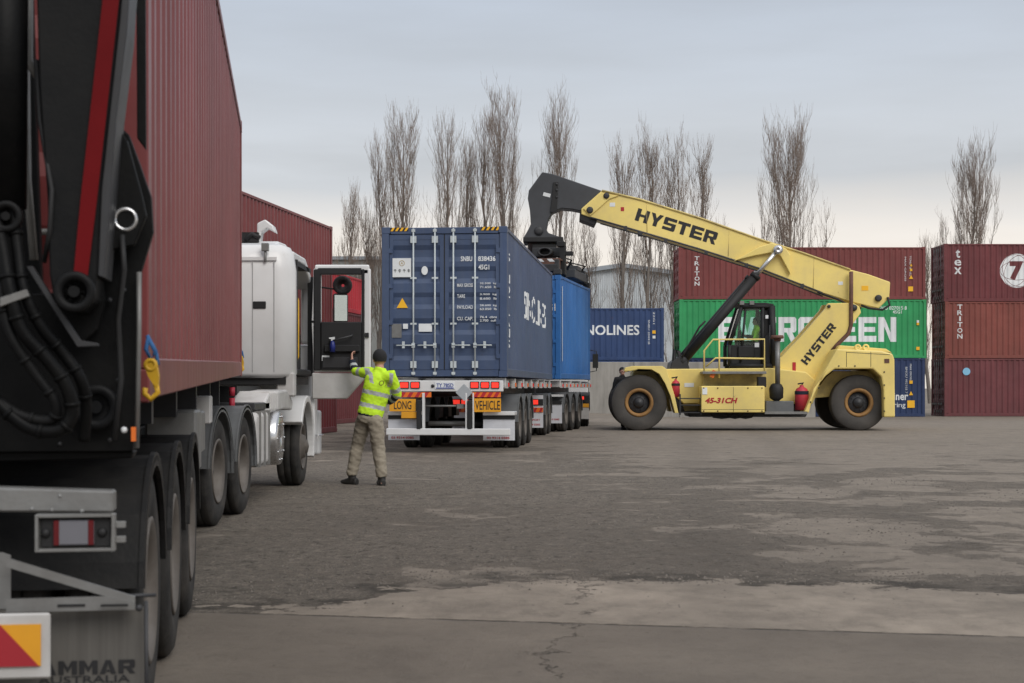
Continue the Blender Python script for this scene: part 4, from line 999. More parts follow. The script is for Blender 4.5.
# bracket above mud flap
bro = [(-120, 545), (0, 554), (134, 598), (134, 611), (0, 611), (-120, 611)]
br = MB(); pl, y = poly([(-220, 540), (0, 554), (8, 557), (8, 611), (-220, 611)], 4.58); br.prism(pl, 'y', y, y + .012)
pl, y = poly([(8, 557), (134, 598), (134, 606), (104, 597), (14, 568), (8, 566)], 4.58); br.prism(pl, 'y', y + .0005, y + .0125)
pl, y = poly([(8, 598), (104, 597), (134, 603), (134, 611), (8, 611)], 4.58); br.prism(pl, 'y', y, y + .012)
br = br.build('mudflap_bracket', M['steel'], T, bevel=0)
for a0 in (12, 58, 101):
    pl, y = poly([(a0, 604), (a0 + 27, 604), (a0 + 27, 606.5), (a0, 606.5)], 4.58); MB().prism(pl, 'y', y - .006, y - .001).build('slot', M['black'], br)
pl, y = poly([(-220, 611), (146, 611), (140, 760), (-220, 760)], 4.60)
fl = MB().prism(pl, 'y', y, y + .012).build('mudflap', mat('grey_mudflap', (.115, .108, .098), .75, dirt=.6, dcol=(.06, .055, .05), streak=14, scale=2), T, bevel=.003)
g = MB(); a_ = TL(76, 670.5, 4.60); block(g, 'HAMMAR', (a_.x, y - .003, a_.z), (1, 0, 0), (0, 0, 1), .335, .042, .12)
a_ = TL(82, 682.5, 4.60); letters(g, 'AUSTRALIA', (a_.x, y - .003, a_.z), (1, 0, 0), (0, 0, 1), .27, .022, .01); g.build('lettering', M['letter_black'], fl, recalc=False)
# flap stay + knob
g = MB(); g.rod(TL(146, 601, 4.62), TL(147, 740, 4.62), .006, 6); g.rod(TL(118, 596, 4.62), TL(156, 595, 4.66), .006, 6); g.ball(TL(139, 608, 4.585), .011, 8); g.build('flap_stay', M['dark_metal'], T)
# chevron marker plate
pl, y = poly([(-60, 614), (49, 614), (49, 680), (-60, 680)], 4.50)
mk = MB().prism(pl, 'y', y, y + .012).build('marker_plate', M['white_worn'], T, bevel=.006)
pl, y = poly([(-55, 625), (40, 625), (40, 667), (-55, 667)], 4.498); MB().prism(pl, 'y', y - .004, y).build('yellow_panel', M['sign_yellow'], mk)
pl, _ = poly([(-55, 625), (0, 625), (38, 667), (-55, 667)], 4.496); MB().prism(pl, 'y', y - .008, y - .0045).build('red_panel', mat('red_sign_sheet', (.36, .02, .03), .5, dirt=.2), mk)
# lifting hooks hanging at the container's bottom corners
def hook(loc, k, label):
    o = thing('lifting_hook', label, 'hook', loc, group='yellow hooks at the container corners')
    g = MB(); g.lathe([(.030*k, -.012), (.030*k, .012), (.013*k, .012), (.013*k, -.012)], (0, 0, .0), 'y', 16)
    g.prism([(-.028*k, 0), (.024*k, .02*k), (.036*k, -.05*k), (.032*k, -.10*k), (.012*k, -.085*k), (-.01*k, -.05*k)], 'y', -.011, .011)
    g.tube([(.02*k, 0, -.08*k), (.03*k, 0, -.12*k), (.0, 0, -.15*k), (-.028*k, 0, -.125*k), (-.024*k, 0, -.10*k)], .013*k, 8); g.build('hook_body', M['hook_yellow'], o)
    g = MB(); g.tube([(-.01*k, 0, .12*k), (-.022*k, 0, .07*k), (0, 0, .02*k), (.02*k, 0, .06*k), (-.008*k, 0, .11*k)], .010*k, 7); g.tube([(-.02*k, .01, .13*k), (.02*k, .01, .05*k), (.028*k, .01, 0)], .009*k, 7); g.build('strap', M['strap_blue'], o)
    return o
hook(W(151, 365, 5.40) , .8, 'yellow hook on a blue strap at the near bottom corner of the maroon container')
hook(W(240.5, 358, 17.9) , 1.1, 'yellow hook on a blue strap beside the white cab')

# ---------------- prime mover (white cab-over)
RX = -2.68
P = thing('prime_mover', 'white cab-over prime mover with its driver side door wide open', 'truck', (RX, 14.1, 0), (0, 0, 0))
PI_ = inv(P)
def PL(px, py, D): return PI_ @ W(px, py, D)
for y in (0, 1.33):
    wheel(P, 0, y, .5, .5, .28, True); wheel(P, -2.45, y, .5, .5, .28, True, side=-1)
    guard(P, -.62, .03, y, .5, .585, -5, 175, M['grey_guard'], .02); guard(P, -2.48, -1.85, y, .5, .585, -5, 175, M['grey_guard'], .02)
wheel(P, -.02, 5.85, .5, .5, .30, False, front=True); wheel(P, -2.42, 5.85, .5, .5, .30, False, side=-1, front=True)
g = MB()
for x in (-.8, -1.65): g.bx(x - .04, x + .04, -.9, 6.6, .75, 1.0)
for y in (0, 1.33, 5.85): g.rod((-2.2, y, .5), (-.25, y, .5), .07, 12)
g.bx(-1.9, -.55, 4.7, 6.6, .45, 1.2); g.bx(-2.2, -.42, 3.25, 4.9, .55, 1.28); g.bx(-2.2, -.46, 2.2, 3.2, .5, 1.1)
g.build('chassis', M['black'], P)
g = MB(); g.lathe([(.02, 0), (.5, 0), (.5, .1), (.02, .1)], (-1.22, .75, 1.03), 'z', 24); g.bx(-1.65, -.8, .3, 1.2, 1.0, 1.04); g.build('fifth_wheel', M['black'], P)
# fuel tank, battery box, round tank
g = MB()
g.prism([(2.25, .42), (2.2, .5), (2.2, .92), (2.28, 1.0), (3.15, 1.0), (3.2, .92), (3.2, .5), (3.15, .42)], 'x', -.55, -.03); ft = g.build('fuel_tank', M['white_worn'], P, bevel=.05, seg=3)
g = MB()
for y in (2.4, 2.72, 3.02): g.bx(-.555, -.015, y, y + .05, .41, 1.012)
g.build('tank_strap', M['steel'], ft)
g = MB(); g.bx(-.45, -.06, 2.3, 3.3, 1.02, 1.10); g.build('cable_tray', M['dark_metal'], P, bevel=.01)
g = MB(); g.lathe([(.01, 0), (.30, 0), (.31, -.02), (.31, -.5), (.01, -.5)], (.0, 3.72, .68), 'x', 32)
for i in range(10):
    a = i/10*2*math.pi; g.ball((.004, 3.72 + .26*math.cos(a), .68 + .26*math.sin(a)), .014, 6)
g.build('air_tank', M['chrome'], P)
# rear inner fender / white deck behind steer wheel
g = MB(); g.prism([(3.0, 1.10), (3.3, 1.20), (4.7, 1.24), (5.2, 1.10), (5.1, .98), (4.4, 1.0), (3.6, .98), (3.05, .95)], 'x', -.44, -.06)
for k in range(4): g.prism([(3.35 + k*.16, 1.0), (3.40 + k*.16, 1.0), (3.40 + k*.16, 1.225), (3.35 + k*.16, 1.22)], 'x', -.43, -.045)
g.build('rear_fender', M['white_worn'], P, bevel=.03, seg=2)
# wheel arch ring
g = MB(); o_ = arc(5.85, .5, .66, -15, 150, 24); i_ = arc(5.85, .5, .575, -15, 150, 24)[::-1]; g.prism(o_ + i_, 'x', -.36, .04); g.build('wheel_arch', M['white'], P, bevel=.015, seg=2)
g = MB(); g.bx(-.5, .04, 6.5, 6.82, .36, 1.15); g.bx(-.45, .06, 6.84, 7.1, .35, .95); g.build('front_step', M['white'], P, bevel=.03, seg=2)
g = MB(); g.tube([(.03, 6.6, .62), (.10, 6.6, .62), (.10, 6.9, .62), (.03, 6.9, .62)], .012, 6); g.build('step_handle', M['chrome'], P)
g = MB(); g.bx(-.22, -.0, 4.85, 5.05, 1.15, 1.45); g.build('cab_support', M['white_worn'], P, bevel=.02)
# cab shell: y 4.75..6.95 local (D 18.85..21.05), x -2.5..0
cy0, cy1, cz0, cz1 = 4.75, 6.95, 1.38, 3.03
cab = MB()
# rear wall with rounded vertical corners: plan profile, tapering roof
plan = [(-2.5, cy1), (-2.5, cy0 + .22), (-2.44, cy0 + .06), (-2.3, cy0), (-.2, cy0), (-.06, cy0 + .06), (0, cy0 + .22), (0, cy0 + .36)]
sh = [(1.38, .04), (1.44, 0), (2.70, 0), (2.90, .03), (3.0, .08), (3.05, .20)]
b0 = len(cab.v); n = len(plan); c_ = Vector((-1.25, 5.85, 0))
for (z, ins) in sh:
    for (x, y) in plan:
        vx = x + (ins if x < -1.25 else -ins); vy = y + ins * (1 if y < 5 else 0)
        cab.v.append(Vector((vx, vy, z)))
for i in range(len(sh) - 1):
    for k in range(n - 1): cab.face([b0 + i*n + k, b0 + i*n + k + 1, b0 + (i+1)*n + k + 1, b0 + (i+1)*n + k], 0, True)
MB().bx(-2.42, -.10, cy0 + .08, cy1 - .05, 1.30, 1.40).build('cab_floor', M['black'], P)
cabo = cab.build('cab', M['white'], P, recalc=True)
so_ = cabo.modifiers.new('s', 'SOLIDIFY'); so_.thickness = .05; so_.offset = -1
# roof panel with curve toward the front
g = MB(); rp = [(cy0 + .22, 3.03), (cy0 + .5, 3.10), (cy0 + 1.1, 3.12), (cy0 + 1.7, 3.02), (cy1, 2.82), (cy1 + .05, 2.70), (cy1 - .1, 2.70), (cy0 + 1.6, 2.92), (cy0 + .24, 2.97)]
g.prism(rp, 'x', -2.26, -.24); rfo = g.build('cab_roof', M['white'], P, bevel=.06, seg=4)
for (xa, xb) in ((-2.36, -2.2), (-.30, -.14)): pass
g = MB(); g.prism([(cy0 + .3, 2.96), (cy0 + 1.4, 2.96), (cy1 - .1, 2.72), (cy1 + .02, 2.60), (cy1 - .16, 2.60), (cy0 + 1.35, 2.86), (cy0 + .3, 2.86)], 'x', -.26, -.03); g.build('roof_rail', M['white'], P, bevel=.03, seg=3); g = MB(); g.prism([(cy0 + .3, 2.96), (cy0 + 1.4, 2.96), (cy1 - .1, 2.72), (cy1 + .02, 2.60), (cy1 - .16, 2.60), (cy0 + 1.35, 2.86), (cy0 + .3, 2.86)], 'x', -2.47, -2.24); g.build('roof_rail', M['white'], P, bevel=.03, seg=3)
# front panel, windscreen, left side
g = MB(); g.bx(-2.45, -.05, cy1, cy1 + .10, 1.0, 1.85); g.bx(-2.42, -2.30, cy1 - .06, cy1 + .04, 1.85, 2.7); g.bx(-.20, -.05, cy1 - .08, cy1 + .04, 1.85, 2.68); g.build('front_panel', M['white'], P, bevel=.04, seg=2)
g = MB(); g.bx(-2.3, -.2, cy1 - .02, cy1, 1.85, 2.7); g.build('windscreen', M['dark_glass'], P)
g = MB(); g.bx(-2.5, -2.44, cy0 + .36, cy1, 1.40, 2.95); g.build('door', M['white'], P, bevel=.01)
# sill & interior
g = MB(); g.bx(-2.4, -.02, cy0 + .34, cy1, 1.42, 1.50); g.bx(-2.3, -.2, cy1 - .35, cy1 - .04, 1.5, 2.0); g.bx(-.75, -.25, cy0 + .5, cy0 + 1.0, 1.5, 1.95); g.bx(-.75, -.25, cy0 + .38, cy0 + .5, 1.9, 2.6); g.build('seat', M['black'], P, bevel=.02)
g = MB(); g.tube([(-.04, cy0 + .42, 1.55), (-.0, cy0 + .42, 1.65), (-.0, cy0 + .42, 2.35), (-.04, cy0 + .42, 2.45)], .018, 8); g.build('grab_handle', M['hook_yellow'], P)
# black surrounds of the doorway
g = MB(); g.bx(-.05, .005, cy0 + .35, cy0 + .40, 1.5, 2.86); g.bx(-.07, .0, cy1 - .34, cy1 - .26, 1.42, 2.75); g.bx(-.2, -.03, cy0 + .36, cy1 - .3, 2.80, 2.86); g.build('door_seal', M['black'], P)
# vent slot and seams on the rear wall, lamp
g = MB(); c = PL(259.5, 305, 18.85); g.box(c.x, cy0 - .006, c.z, .16, .02, .09); g.build('vent', M['black'], P, bevel=.015, seg=2)
g = MB()
for px in (252.5, 274): c = PL(px, 300, 18.85); g.bx(c.x - .006, c.x + .006, cy0 - .003, cy0 + .004, 1.45, 2.8)
g.build('panel_seam', mat('seam_grey', (.36, .36, .36), .6), P)
g = MB(); g.bx(-2.3, -.2, cy0 - .012, cy0 + .01, 2.82, 2.86); g.build('roof_gutter', M['white'], P)
g = MB(); c = PL(265, 247, 18.8); g.box(c.x, cy0 - .03, c.z, .09, .06, .10); g.rod((c.x, cy0 - .02, c.z - .05), (c.x, cy0 - .02, c.z - .18), .02, 8); g.build('work_lamp', M['steel'], P, bevel=.01)
g = MB(); c = PL(265, 228, 19.3); g.prism([(c.x - .10, c.z - .20), (c.x - .07, c.z - .20), (c.x - .05, c.z - .05), (c.x + .02, c.z + .0), (c.x + .13, c.z - .06), (c.x + .10, c.z + .03), (c.x + .0, c.z + .11), (c.x - .10, c.z + .06)], 'y', c.y, c.y + .22); g.build('roof_horn_cover', M['white'], P, bevel=.015, seg=2)
g = MB(); c = PL(250, 238, 19.2); g.bx(c.x - .15, c.x + .1, c.y, c.y + .2, 3.08, 3.2); g.tube([PL(246, 240, 19.2), PL(252, 234, 19.2), PL(260, 238, 19.2)], .03, 8); g.build('roof_duct', M['black'], P)
# open door: hinge at y=6.55, opened ~85 degrees outward
dx0, dx1 = .02, .80; dy = 6.42
def DZ(py): return EYE + (HZ - py) / F * 20.5
dz0, dz1 = DZ(372), DZ(264.5)
do = MB()
dyy = 20.5 - 14.1
fx0 = PL(313, 0, 20.5).x; fx1 = PL(370.5, 0, 20.5).x
def frame_poly(x0, x1, z0, z1, c): return [(x0, z0), (x1 - .01, z0), (x1, z0 + .03), (x1, z1 - c), (x1 - c, z1), (x0 + c, z1), (x0 + .02, z1 - c*.8), (x0, z1 - .3)]
wx0, wx1, wz0, wz1 = PL(321, 0, 20.5).x, PL(361.5, 0, 20.5).x, DZ(322), DZ(274.5)
# shell built from strips around the window opening, 6 cm thick, white outside
def ringdoor(x0, x1, z0, z1, y0, y1):
    g = MB(); g.bx(x0, wx0, y0, y1, wz0, z1 - .05); g.bx(wx1, x1, y0, y1, z0, z1 - .05); g.bx(x0 + .02, x1 - .02, y0, y1, wz1, z1); g.bx(x0, wx1, y0, y1, z0, wz0 - .0); return g
door = ringdoor(fx0, fx1, dz0, dz1, dyy + .03, dyy + .09).build('open_door', M['white'], P, bevel=.02, seg=2)
ix1 = PL(364.5, 0, 20.5).x
g = MB(); g.bx(fx0 + .01, wx0 - .001, dyy, dyy + .028, dz0 + .02, dz1 - .06); g.bx(wx1 + .001, ix1, dyy, dyy + .028, dz0 + .02, dz1 - .06); g.bx(fx0 + .06, ix1 - .04, dyy - .001, dyy + .027, wz1, dz1 - .045); g.bx(wx0, wx1, dyy - .02, dyy + .028, dz0 + .02, wz0)
g.bx(wx0 + .05, wx1 - .02, dyy - .07, dyy - .02, DZ(352), DZ(345)); g.build('inner_trim', M['black'], door, bevel=.01)
g = MB(); g.bx(wx0, wx1, dyy + .05, dyy + .056, wz0, wz1); g.build('window', M['dark_glass'], door)
g = MB(); c = PL(325, 358, 20.4); g.box(c.x, dyy - .025, c.z, .10, .012, .07); g.build('door_label', M['letter_white'], door)
g = MB(); g.tube([(wx0 + .12, dyy - .05, DZ(345)), (wx0 + .12, dyy - .10, DZ(342)), (wx1 - .12, dyy - .10, DZ(336)), (wx1 - .12, dyy - .05, DZ(335))], .014, 8); g.build('pull_handle', M['dark_metal'], door)
g = MB(); g.bx(wx0 + .02, wx1 - .05, dyy - .035, dyy - .02, DZ(368), DZ(357)); g.build('speaker_panel', M['dark_metal'], door, bevel=.01)
g = MB(); c = PL(366.8, 335, 20.5); g.box(c.x, dyy + .02, c.z, .05, .03, .06); g.build('door_latch', M['black'], door)
# pale lower skirt of the door
g = MB(); zb = DZ(399); g.prism([(fx0 - .02, zb), (fx0 + .45, zb), (fx1 - .08, dz0 - .09), (fx1 - .03, dz0 - .01), (fx0 - .02, dz0 - .01)], 'y', dyy + .02, dyy + .07); g.build('lower_skirt', M['white_worn'], door, bevel=.015)
# mirrors: fixed on the far side of the open door, reflecting glass towards the camera
RZ = Matrix.Rotation(R(11), 3, 'Z'); g = MB(); c = PL(340, 308, 20.9); g.box(c.x, c.y + .06, c.z, .20, .10, .40, RZ); g.build('mirror', M['black'], P, bevel=.03, seg=3)
ml = [o for o in bpy.data.objects if o.name.startswith('mirror') and o.parent == P][-1]
g = MB(); g.box(c.x + .012, c.y + .001, c.z - .0, .17, .006, .35, RZ); g.build('mirror_glass', M['mirror'], ml)
g = MB(); c2_ = PL(342, 285, 20.9); g.lathe([(.11, 0), (.13, .02), (.13, .10), (.02, .12)], (c2_.x, c2_.y, c2_.z), 'y', 20); g.tube([(c2_.x, c2_.y + .08, c2_.z - .1), (c2_.x - .12, c2_.y + .05, c2_.z - .05), (c2_.x - .4, c2_.y - .1, c2_.z - .02)], .014, 6); g.build('wide_mirror', M['black'], P)
# spray bottle standing in the door pocket
g = MB(); c = PL(332.5, 347, 20.33); r0 = thing('spray_bottle', 'blue spray bottle with white trigger in the pocket of the open truck door', 'bottle', W(332.5, 352, 20.36))
g.lathe([(.002, 0), (.035, 0), (.037, .08), (.03, .12), (.014, .15), (.002, .15)], (0, 0, 0), 'z', 14, closed=False); g.build('bottle_body', mat('blue_plastic', (.02, .03, .18), .3), r0)
g = MB(); g.prism([(-.045, .19), (.03, .20), (.03, .17), (.0, .16), (.0, .15), (-.02, .15), (-.015, .17), (-.045, .175)], 'y', -.012, .012); g.build('trigger', M['letter_white'], r0)
# air hoses between tractor & trailer
g = MB()
for x, mm_ in ((-.9, 0), (-1.0, 0), (-1.15, 0)):
    g.tube([(x, 4.6, 1.5), (x, 4.3, 1.25), (x + .05, 3.9, 1.15), (x, 3.4, 1.25)], .018, 6)
g.build('air_hose', M['black'], P)
g = MB(); c = PL(199.5*1.16, 395, 15.9); c = PL(232, 396, 15.8); g.rod(c, c + Vector((0, 0, .09)), .03, 8); g.rod(c - Vector((0, 0, .15)), c - Vector((0, 0, .02)), .03, 8); g.build('red_coupling', mat('red_rubber', (.35, .02, .04), .5), P)

# ================================================================== BLUE COMBINATION
H1 = math.atan(.098)                                             # heading to the right
def combo(label, px_r, D, hdg, z=0): pass
rf1 = Vector((W(507, 0, 29.6).x, 29.6, 0)); n1 = Vector((math.cos(H1), -math.sin(H1), 0)); f1 = Vector((math.sin(H1), math.cos(H1), 0))
o1 = rf1 - n1 * 1.219
CZ1 = 1.465
B1 = container('dark blue container with white locking bars on the rear trailer', FT40, HC, M['navy'], (o1.x, o1.y, CZ1), -H1, 0, None, True, mat('pale_bar_paint', (.55, .60, .62), .5, dirt=.35, scale=8))
# door marks; the door face is at local y ~ .03
def fp(px, py): return ((px - 380) / 127 * 2.438 - 1.219, (376.5 - py) / 52.0)
drs = [o for o in bpy.data.objects if o.parent == B1 and o.name.startswith('door') and 'gasket' not in o.name]
g = MB(); yd = .022
def ftxt(s, px, py, wpx, hpx, bold=.0): x, z = fp(px, py); letters(g, s, (x, yd, z), (1, 0, 0), (0, 0, 1), wpx/52, hpx/52, bold)
ftxt('SNBU', 466, 258, 11.5, 5, .02); ftxt('838436', 486.5, 258, 17.5, 5, .02); ftxt('5', 502.5, 257.5, 3.6, 5.4, .02); ftxt('45G1', 483.5, 266.5, 11, 5, .02)
for s, y in (('MAX GROSS', 284.5), ('TARE', 295.5), ('PAYLOAD', 306.5), ('CU. CAP.', 318)):
    ftxt(s, 464.5 if len(s) > 5 else 460.5, y, 16 if len(s) > 5 else 8, 3.6, .01)
for s, y in (('32.500  kg', 283), ('71.650  lb', 286.5), ('3.900  kg', 294), ('8.600  lb', 298), ('28.600  kg', 305), ('63.050  lb', 308.5), ('76.4  cbm', 316.5), ('2.700  cuft', 320)): ftxt(s, 488, y, 17, 2.3, .01)
g.build('lettering', M['letter_white'], drs[1], recalc=False)
def stick(name, px0, px1, py0, py1, m, par, tri=False, y=yd):
    x0, z0 = fp(px0, py1); x1, z1 = fp(px1, py0); g = MB()
    if tri: g.prism([(x0, z0), (x1, z0), ((x0+x1)/2, z1)], 'y', y - .003, y)
    else: g.bx(x0, x1, y - .003, y, z0, z1)
    return g.build(name, M[m], par)
st_ = stick('company_sticker', 390.8, 409.8, 257, 276, 'letter_white', drs[0])
g = MB(); x, z = fp(400.3, 262)
g.tube([(x + .05*math.cos(a/8*math.pi), yd - .004, z + .05*math.sin(a/8*math.pi)) for a in range(17)], .006, 5, False)
letters(g, 'A', (x, yd - .005, z), (1, 0, 0), (0, 0, 1), .05, .05, .02); g.build('emblem', mat('gold_print', (.42, .30, .12), .5), st_, recalc=False)
g = MB()
for k in range(4):     # four squarish characters drawn as strokes
    cxk, czk = fp(393.5 + k*4.6, 269.5)
    for (a, b_, c_, d_) in (((-.022, .02, .022, .02), (-.03, 0, .03, 0), (0, .035, 0, -.035), (-.02, -.02, .02, -.02))[:3 + k % 2]):
        g.rod((cxk + a, yd - .005, czk + b_), (cxk + c_, yd - .005, czk + d_), .004, 4)
g.build('characters', M['letter_black'], st_)
g = MB(); x, z = fp(423.5, 269.5); g.prism([(x + .062*math.cos(a/10*math.pi), z + .085*math.sin(a/10*math.pi)) for a in range(20)], 'y', yd - .003, yd); g.build('oval_sticker', M['letter_white'], drs[0])
stick('warning_triangle', 395, 406.5, 297, 307, 'warn_yellow', drs[0], True)
stick('approval_plate', 390, 400, 323, 337, 'steel', drs[0]); stick('small_sticker', 401.5, 406.5, 323, 328, 'letter_white', drs[0]); stick('notice_sticker', 417.5, 431, 323, 331, 'letter_white', drs[0])
# striped header decals
for (a, b_) in ((388.5, 407), (480.5, 500)):
    s0 = stick('hazard_strip', a, b_, 226.3, 229.8, 'letter_black', B1, y=.004)
    g = MB(); x0, z0 = fp(a, 229.8); x1, z1 = fp(b_, 226.3)
    for k in range(4):
        u = x0 + (x1 - x0) * (k + .1) / 4; g.prism([(u, z0), (u + .045, z0), (u + .085, z1), (u + .04, z1)], 'y', -.001, .0005)
    g.build('stripe', M['warn_yellow'], s0)
# side lettering on the right side of B1 (local +X), reads along +Y
side_letters(B1, [('SINOLINES', 6.95, 1.6, 6.1, .62, .0, 'h'), ('SINOTRANS', .62, 1.5, .15, .17, .02, 'v')])
# second container
H2 = math.atan2(1.12, 5.9); rf2 = Vector((W(560.5, 0, 42.9).x, 42.9, 0)); n2 = Vector((math.cos(H2), -math.sin(H2), 0)); f2 = Vector((math.sin(H2), math.cos(H2), 0)); o2 = rf2 - n2*1.219
B2 = container('bright mid blue container on the front trailer, under the lifting frame', FT20, HC, M['mid_blue'], (o2.x, o2.y, CZ1 + .03), -H2, 0, None, True, M['mid_blue'])
g = MB(); letters(g, '22G1', (.85, .02, 2.0), (1, 0, 0), (0, 0, 1), .45, .2, .02); g.bx(hx - .002, hx + .002, .30, .36, .5, 2.6); g.build('lettering', M['letter_white'], B2, recalc=False)
side_letters(B2, [('SNBU 114302', 5.6, 1.4, 1.5, .12, .0, 'col')])
# ---- trailer builder
def skel(root, L, wys, n_bolt=4, ztop=CZ1, guards=True, flapm=None):
    """skeletal container trailer, origin at rear centre on the ground"""
    for x in (-.45, .45):
        g = MB(); g.bx(x - .012, x + .012, .1, L, ztop - .38, ztop - .05); g.bx(x - .07, x + .07, .1, L, ztop - .40, ztop - .38); g.bx(x - .07, x + .07, .1, L, ztop - .05, ztop - .03); g.build('chassis_rail', M['dark_metal'], root)
    g = MB()
    for i in range(n_bolt):
        y = .12 + (L - .4) * i / (n_bolt - 1); g.bx(-1.18, 1.18, y, y + .14, ztop - .20, ztop - .02)
    g.build('bolster', M['white_worn'], root, bevel=.01)
    for i in range(9):
        y = .35 + (L - .7) * i / 8
        g = MB(); g.bx(1.13, 1.20, y, y + .16, ztop - .22, ztop - .07); mkr = g.build('marker_bracket', M['white_worn'], root)
        g = MB(); g.bx(1.202, 1.222, y + .03, y + .13, ztop - .19, ztop - .11); g.build('marker_lamp', M['red_lens'] if i % 2 == 0 else M['orange'], mkr)
    for y in wys:
        wheel(root, 1.22, y, .5, .5, .28, True); wheel(root, -1.22, y, .5, .5, .28, True, side=-1)
        if guards:
            for s in (1, -1):
                a, b_ = sorted((s*.62, s*1.235)); guard(root, a, b_, y, .5, .62, 5, 175, M['grey_guard'], .02)
    g = MB()
    for y in wys: g.rod((-1.0, y, .5), (1.0, y, .5), .07, 10); g.box(.5, y, .75, .1, .5, .25); g.box(-.5, y, .75, .1, .5, .25)
    g.build('axle', M['dark_metal'], root)
T1o = o1
T1 = thing('container_trailer', 'white tailed container trailer carrying the dark blue container, LONG VEHICLE signs at its rear', 'trailer', (T1o.x, T1o.y, 0), (0, 0, -H1))
skel(T1, 12.1, [2.75, 4.05, 5.35], 7)
T1I = inv(T1)
def T1L(px, py, D=29.65):
    p = T1I @ W(px, py, D); return p.x, p.z
def t1box(name, px0, px1, py0, py1, y0, y1, m, bevel=0, par=None):
    x0, z1 = T1L(px0, py0); x1, z0 = T1L(px1, py1); return MB().bx(x0, x1, y0, y1, z0, z1).build(name, M[m], par or T1, bevel=bevel)
tbm = t1box('tail_beam', 386, 503.5, 380.5, 391.5, -.06, .06, 'white', .01)
for (a, b_) in ((390, 398), (399, 408.5), (410, 419.5), (470.5, 479.5), (481, 490), (491.5, 500)):
    l_ = t1box('tail_light', a, b_, 381.5, 388.5, -.085, -.062, 'black', .004)
    t1box('lit_lens', a + .8, b_ - .8, 382.5, 387.7, -.10, -.086, 'red_lamp', .003, l_)
pl_ = t1box('number_plate', 435, 455, 382, 389, -.075, -.062, 'letter_white')
g = MB(); x, z = T1L(445, 385.3); letters(g, 'TY 78SD', (x, -.078, z), (1, 0, 0), (0, 0, 1), .33, .075, .02); x0, z0 = T1L(436, 388.6); x1, _ = T1L(454, 388); g.bx(x0, x1, -.079, -.076, z0, z0 + .02); g.build('plate_lettering', mat('blue_print', (.03, .06, .3), .5), pl_, recalc=False)
g = MB(); x, z = T1L(432.5, 386); g.ball((x, -.065, z), .035, 10); g.build('socket', M['black'], T1)
for (a, b_) in ((396.5, 431), (472, 501.3)):
    s0 = t1box('reflective_strip', a, b_, 392.2, 397.2, -.06, -.05, 'orange')
    g = MB(); x0, z1 = T1L(a, 392.2); x1, z0 = T1L(b_, 397.2)
    for k in range(4):
        u = x0 + (x1 - x0) * (k + .25) / 4.4; g.prism([(u, z0), (u + .07, z0), (u + .13, z1), (u + .06, z1)], 'y', -.063, -.061)
    g.build('stripe', M['letter_red'], s0)
lp = t1box('warning_sign', 388.5, 415.3, 399, 411.5, -.07, -.05, 'sign_yellow', .004)
g = MB(); x, z = T1L(402, 405.2); letters(g, 'LONG', (x, -.073, z), (1, 0, 0), (0, 0, 1), .34, .16, .01); g.build('lettering', M['letter_black'], lp, recalc=False)
vp = t1box('warning_sign', 474.5, 501.5, 398.5, 412, -.07, -.05, 'sign_yellow', .004)
g = MB(); x, z = T1L(488, 405.2); letters(g, 'VEHICLE', (x, -.073, z), (1, 0, 0), (0, 0, 1), .48, .175, .01); g.build('lettering', M['letter_black'], vp, recalc=False)
t1box('lower_sign', 400.5, 416, 411.8, 418.3, -.068, -.052, 'sign_yellow', .003)
for (a, b_, c_, d_) in ((416.5, 421, 422, 424.5), (468, 472.5, 465.8, 467.4)):
    t1box('rubber_buffer', a, b_, 400, 429, -.14, -.05, 'black', .015); t1box('bumper_post', c_, d_, 393, 434, -.10, .0, 'white', .005)
g = t1box('bumper_post', 473, 474.3, 393, 434, -.10, .0, 'white', .003)
t1box('bumper_bar', 385.5, 511, 428.5, 435.2, -.12, -.02, 'white', .012)
for (a, b_, ta, tb_) in ((385.5, 417.5, 'L', 0), (482.5, 514.5, 'R', 0)):
    t1box('flap_guard', a, b_, 411.5, 415.4, .05, .6, 'white', .01); t1box('flap_rail', a, b_, 415.5, 419.3, .1, .18, 'black')
    f_ = t1box('mudflap', a, b_, 419.4, 440.5, .12, .14, 'white_flap')
    g = MB(); x, z = T1L((a + b_)/2, 437.8, 29.8); letters(g, '03 9314 0385', (x, .115, z), (1, 0, 0), (0, 0, 1), .44, .045, .02); g.build('lettering', M['letter_red'], f_, recalc=False)
g = MB(); x, z = T1L(464.5, 392.5); rot = Matrix.Rotation(R(45), 3, 'Y'); g.box(x, -.09, z, .235, .012, .235, rot); g.build('placard_holder', mat('grey_placard', (.36, .38, .40), .4, dirt=.2), T1, bevel=.004)
g = MB(); x0, z0 = T1L(424, 406); x1, z1 = T1L(466, 406); g.rod((x0, .05, z0), (x1, .05, z0), .02, 8); g.rod((x0, .5, z0 - .35), (x1, .5, z0 - .35), .05, 8); g.bx(x1 - .18, x1 - .05, .0, .1, z0 - .05, z0 + .04); g.build('cross_bar', M['steel'], T1)
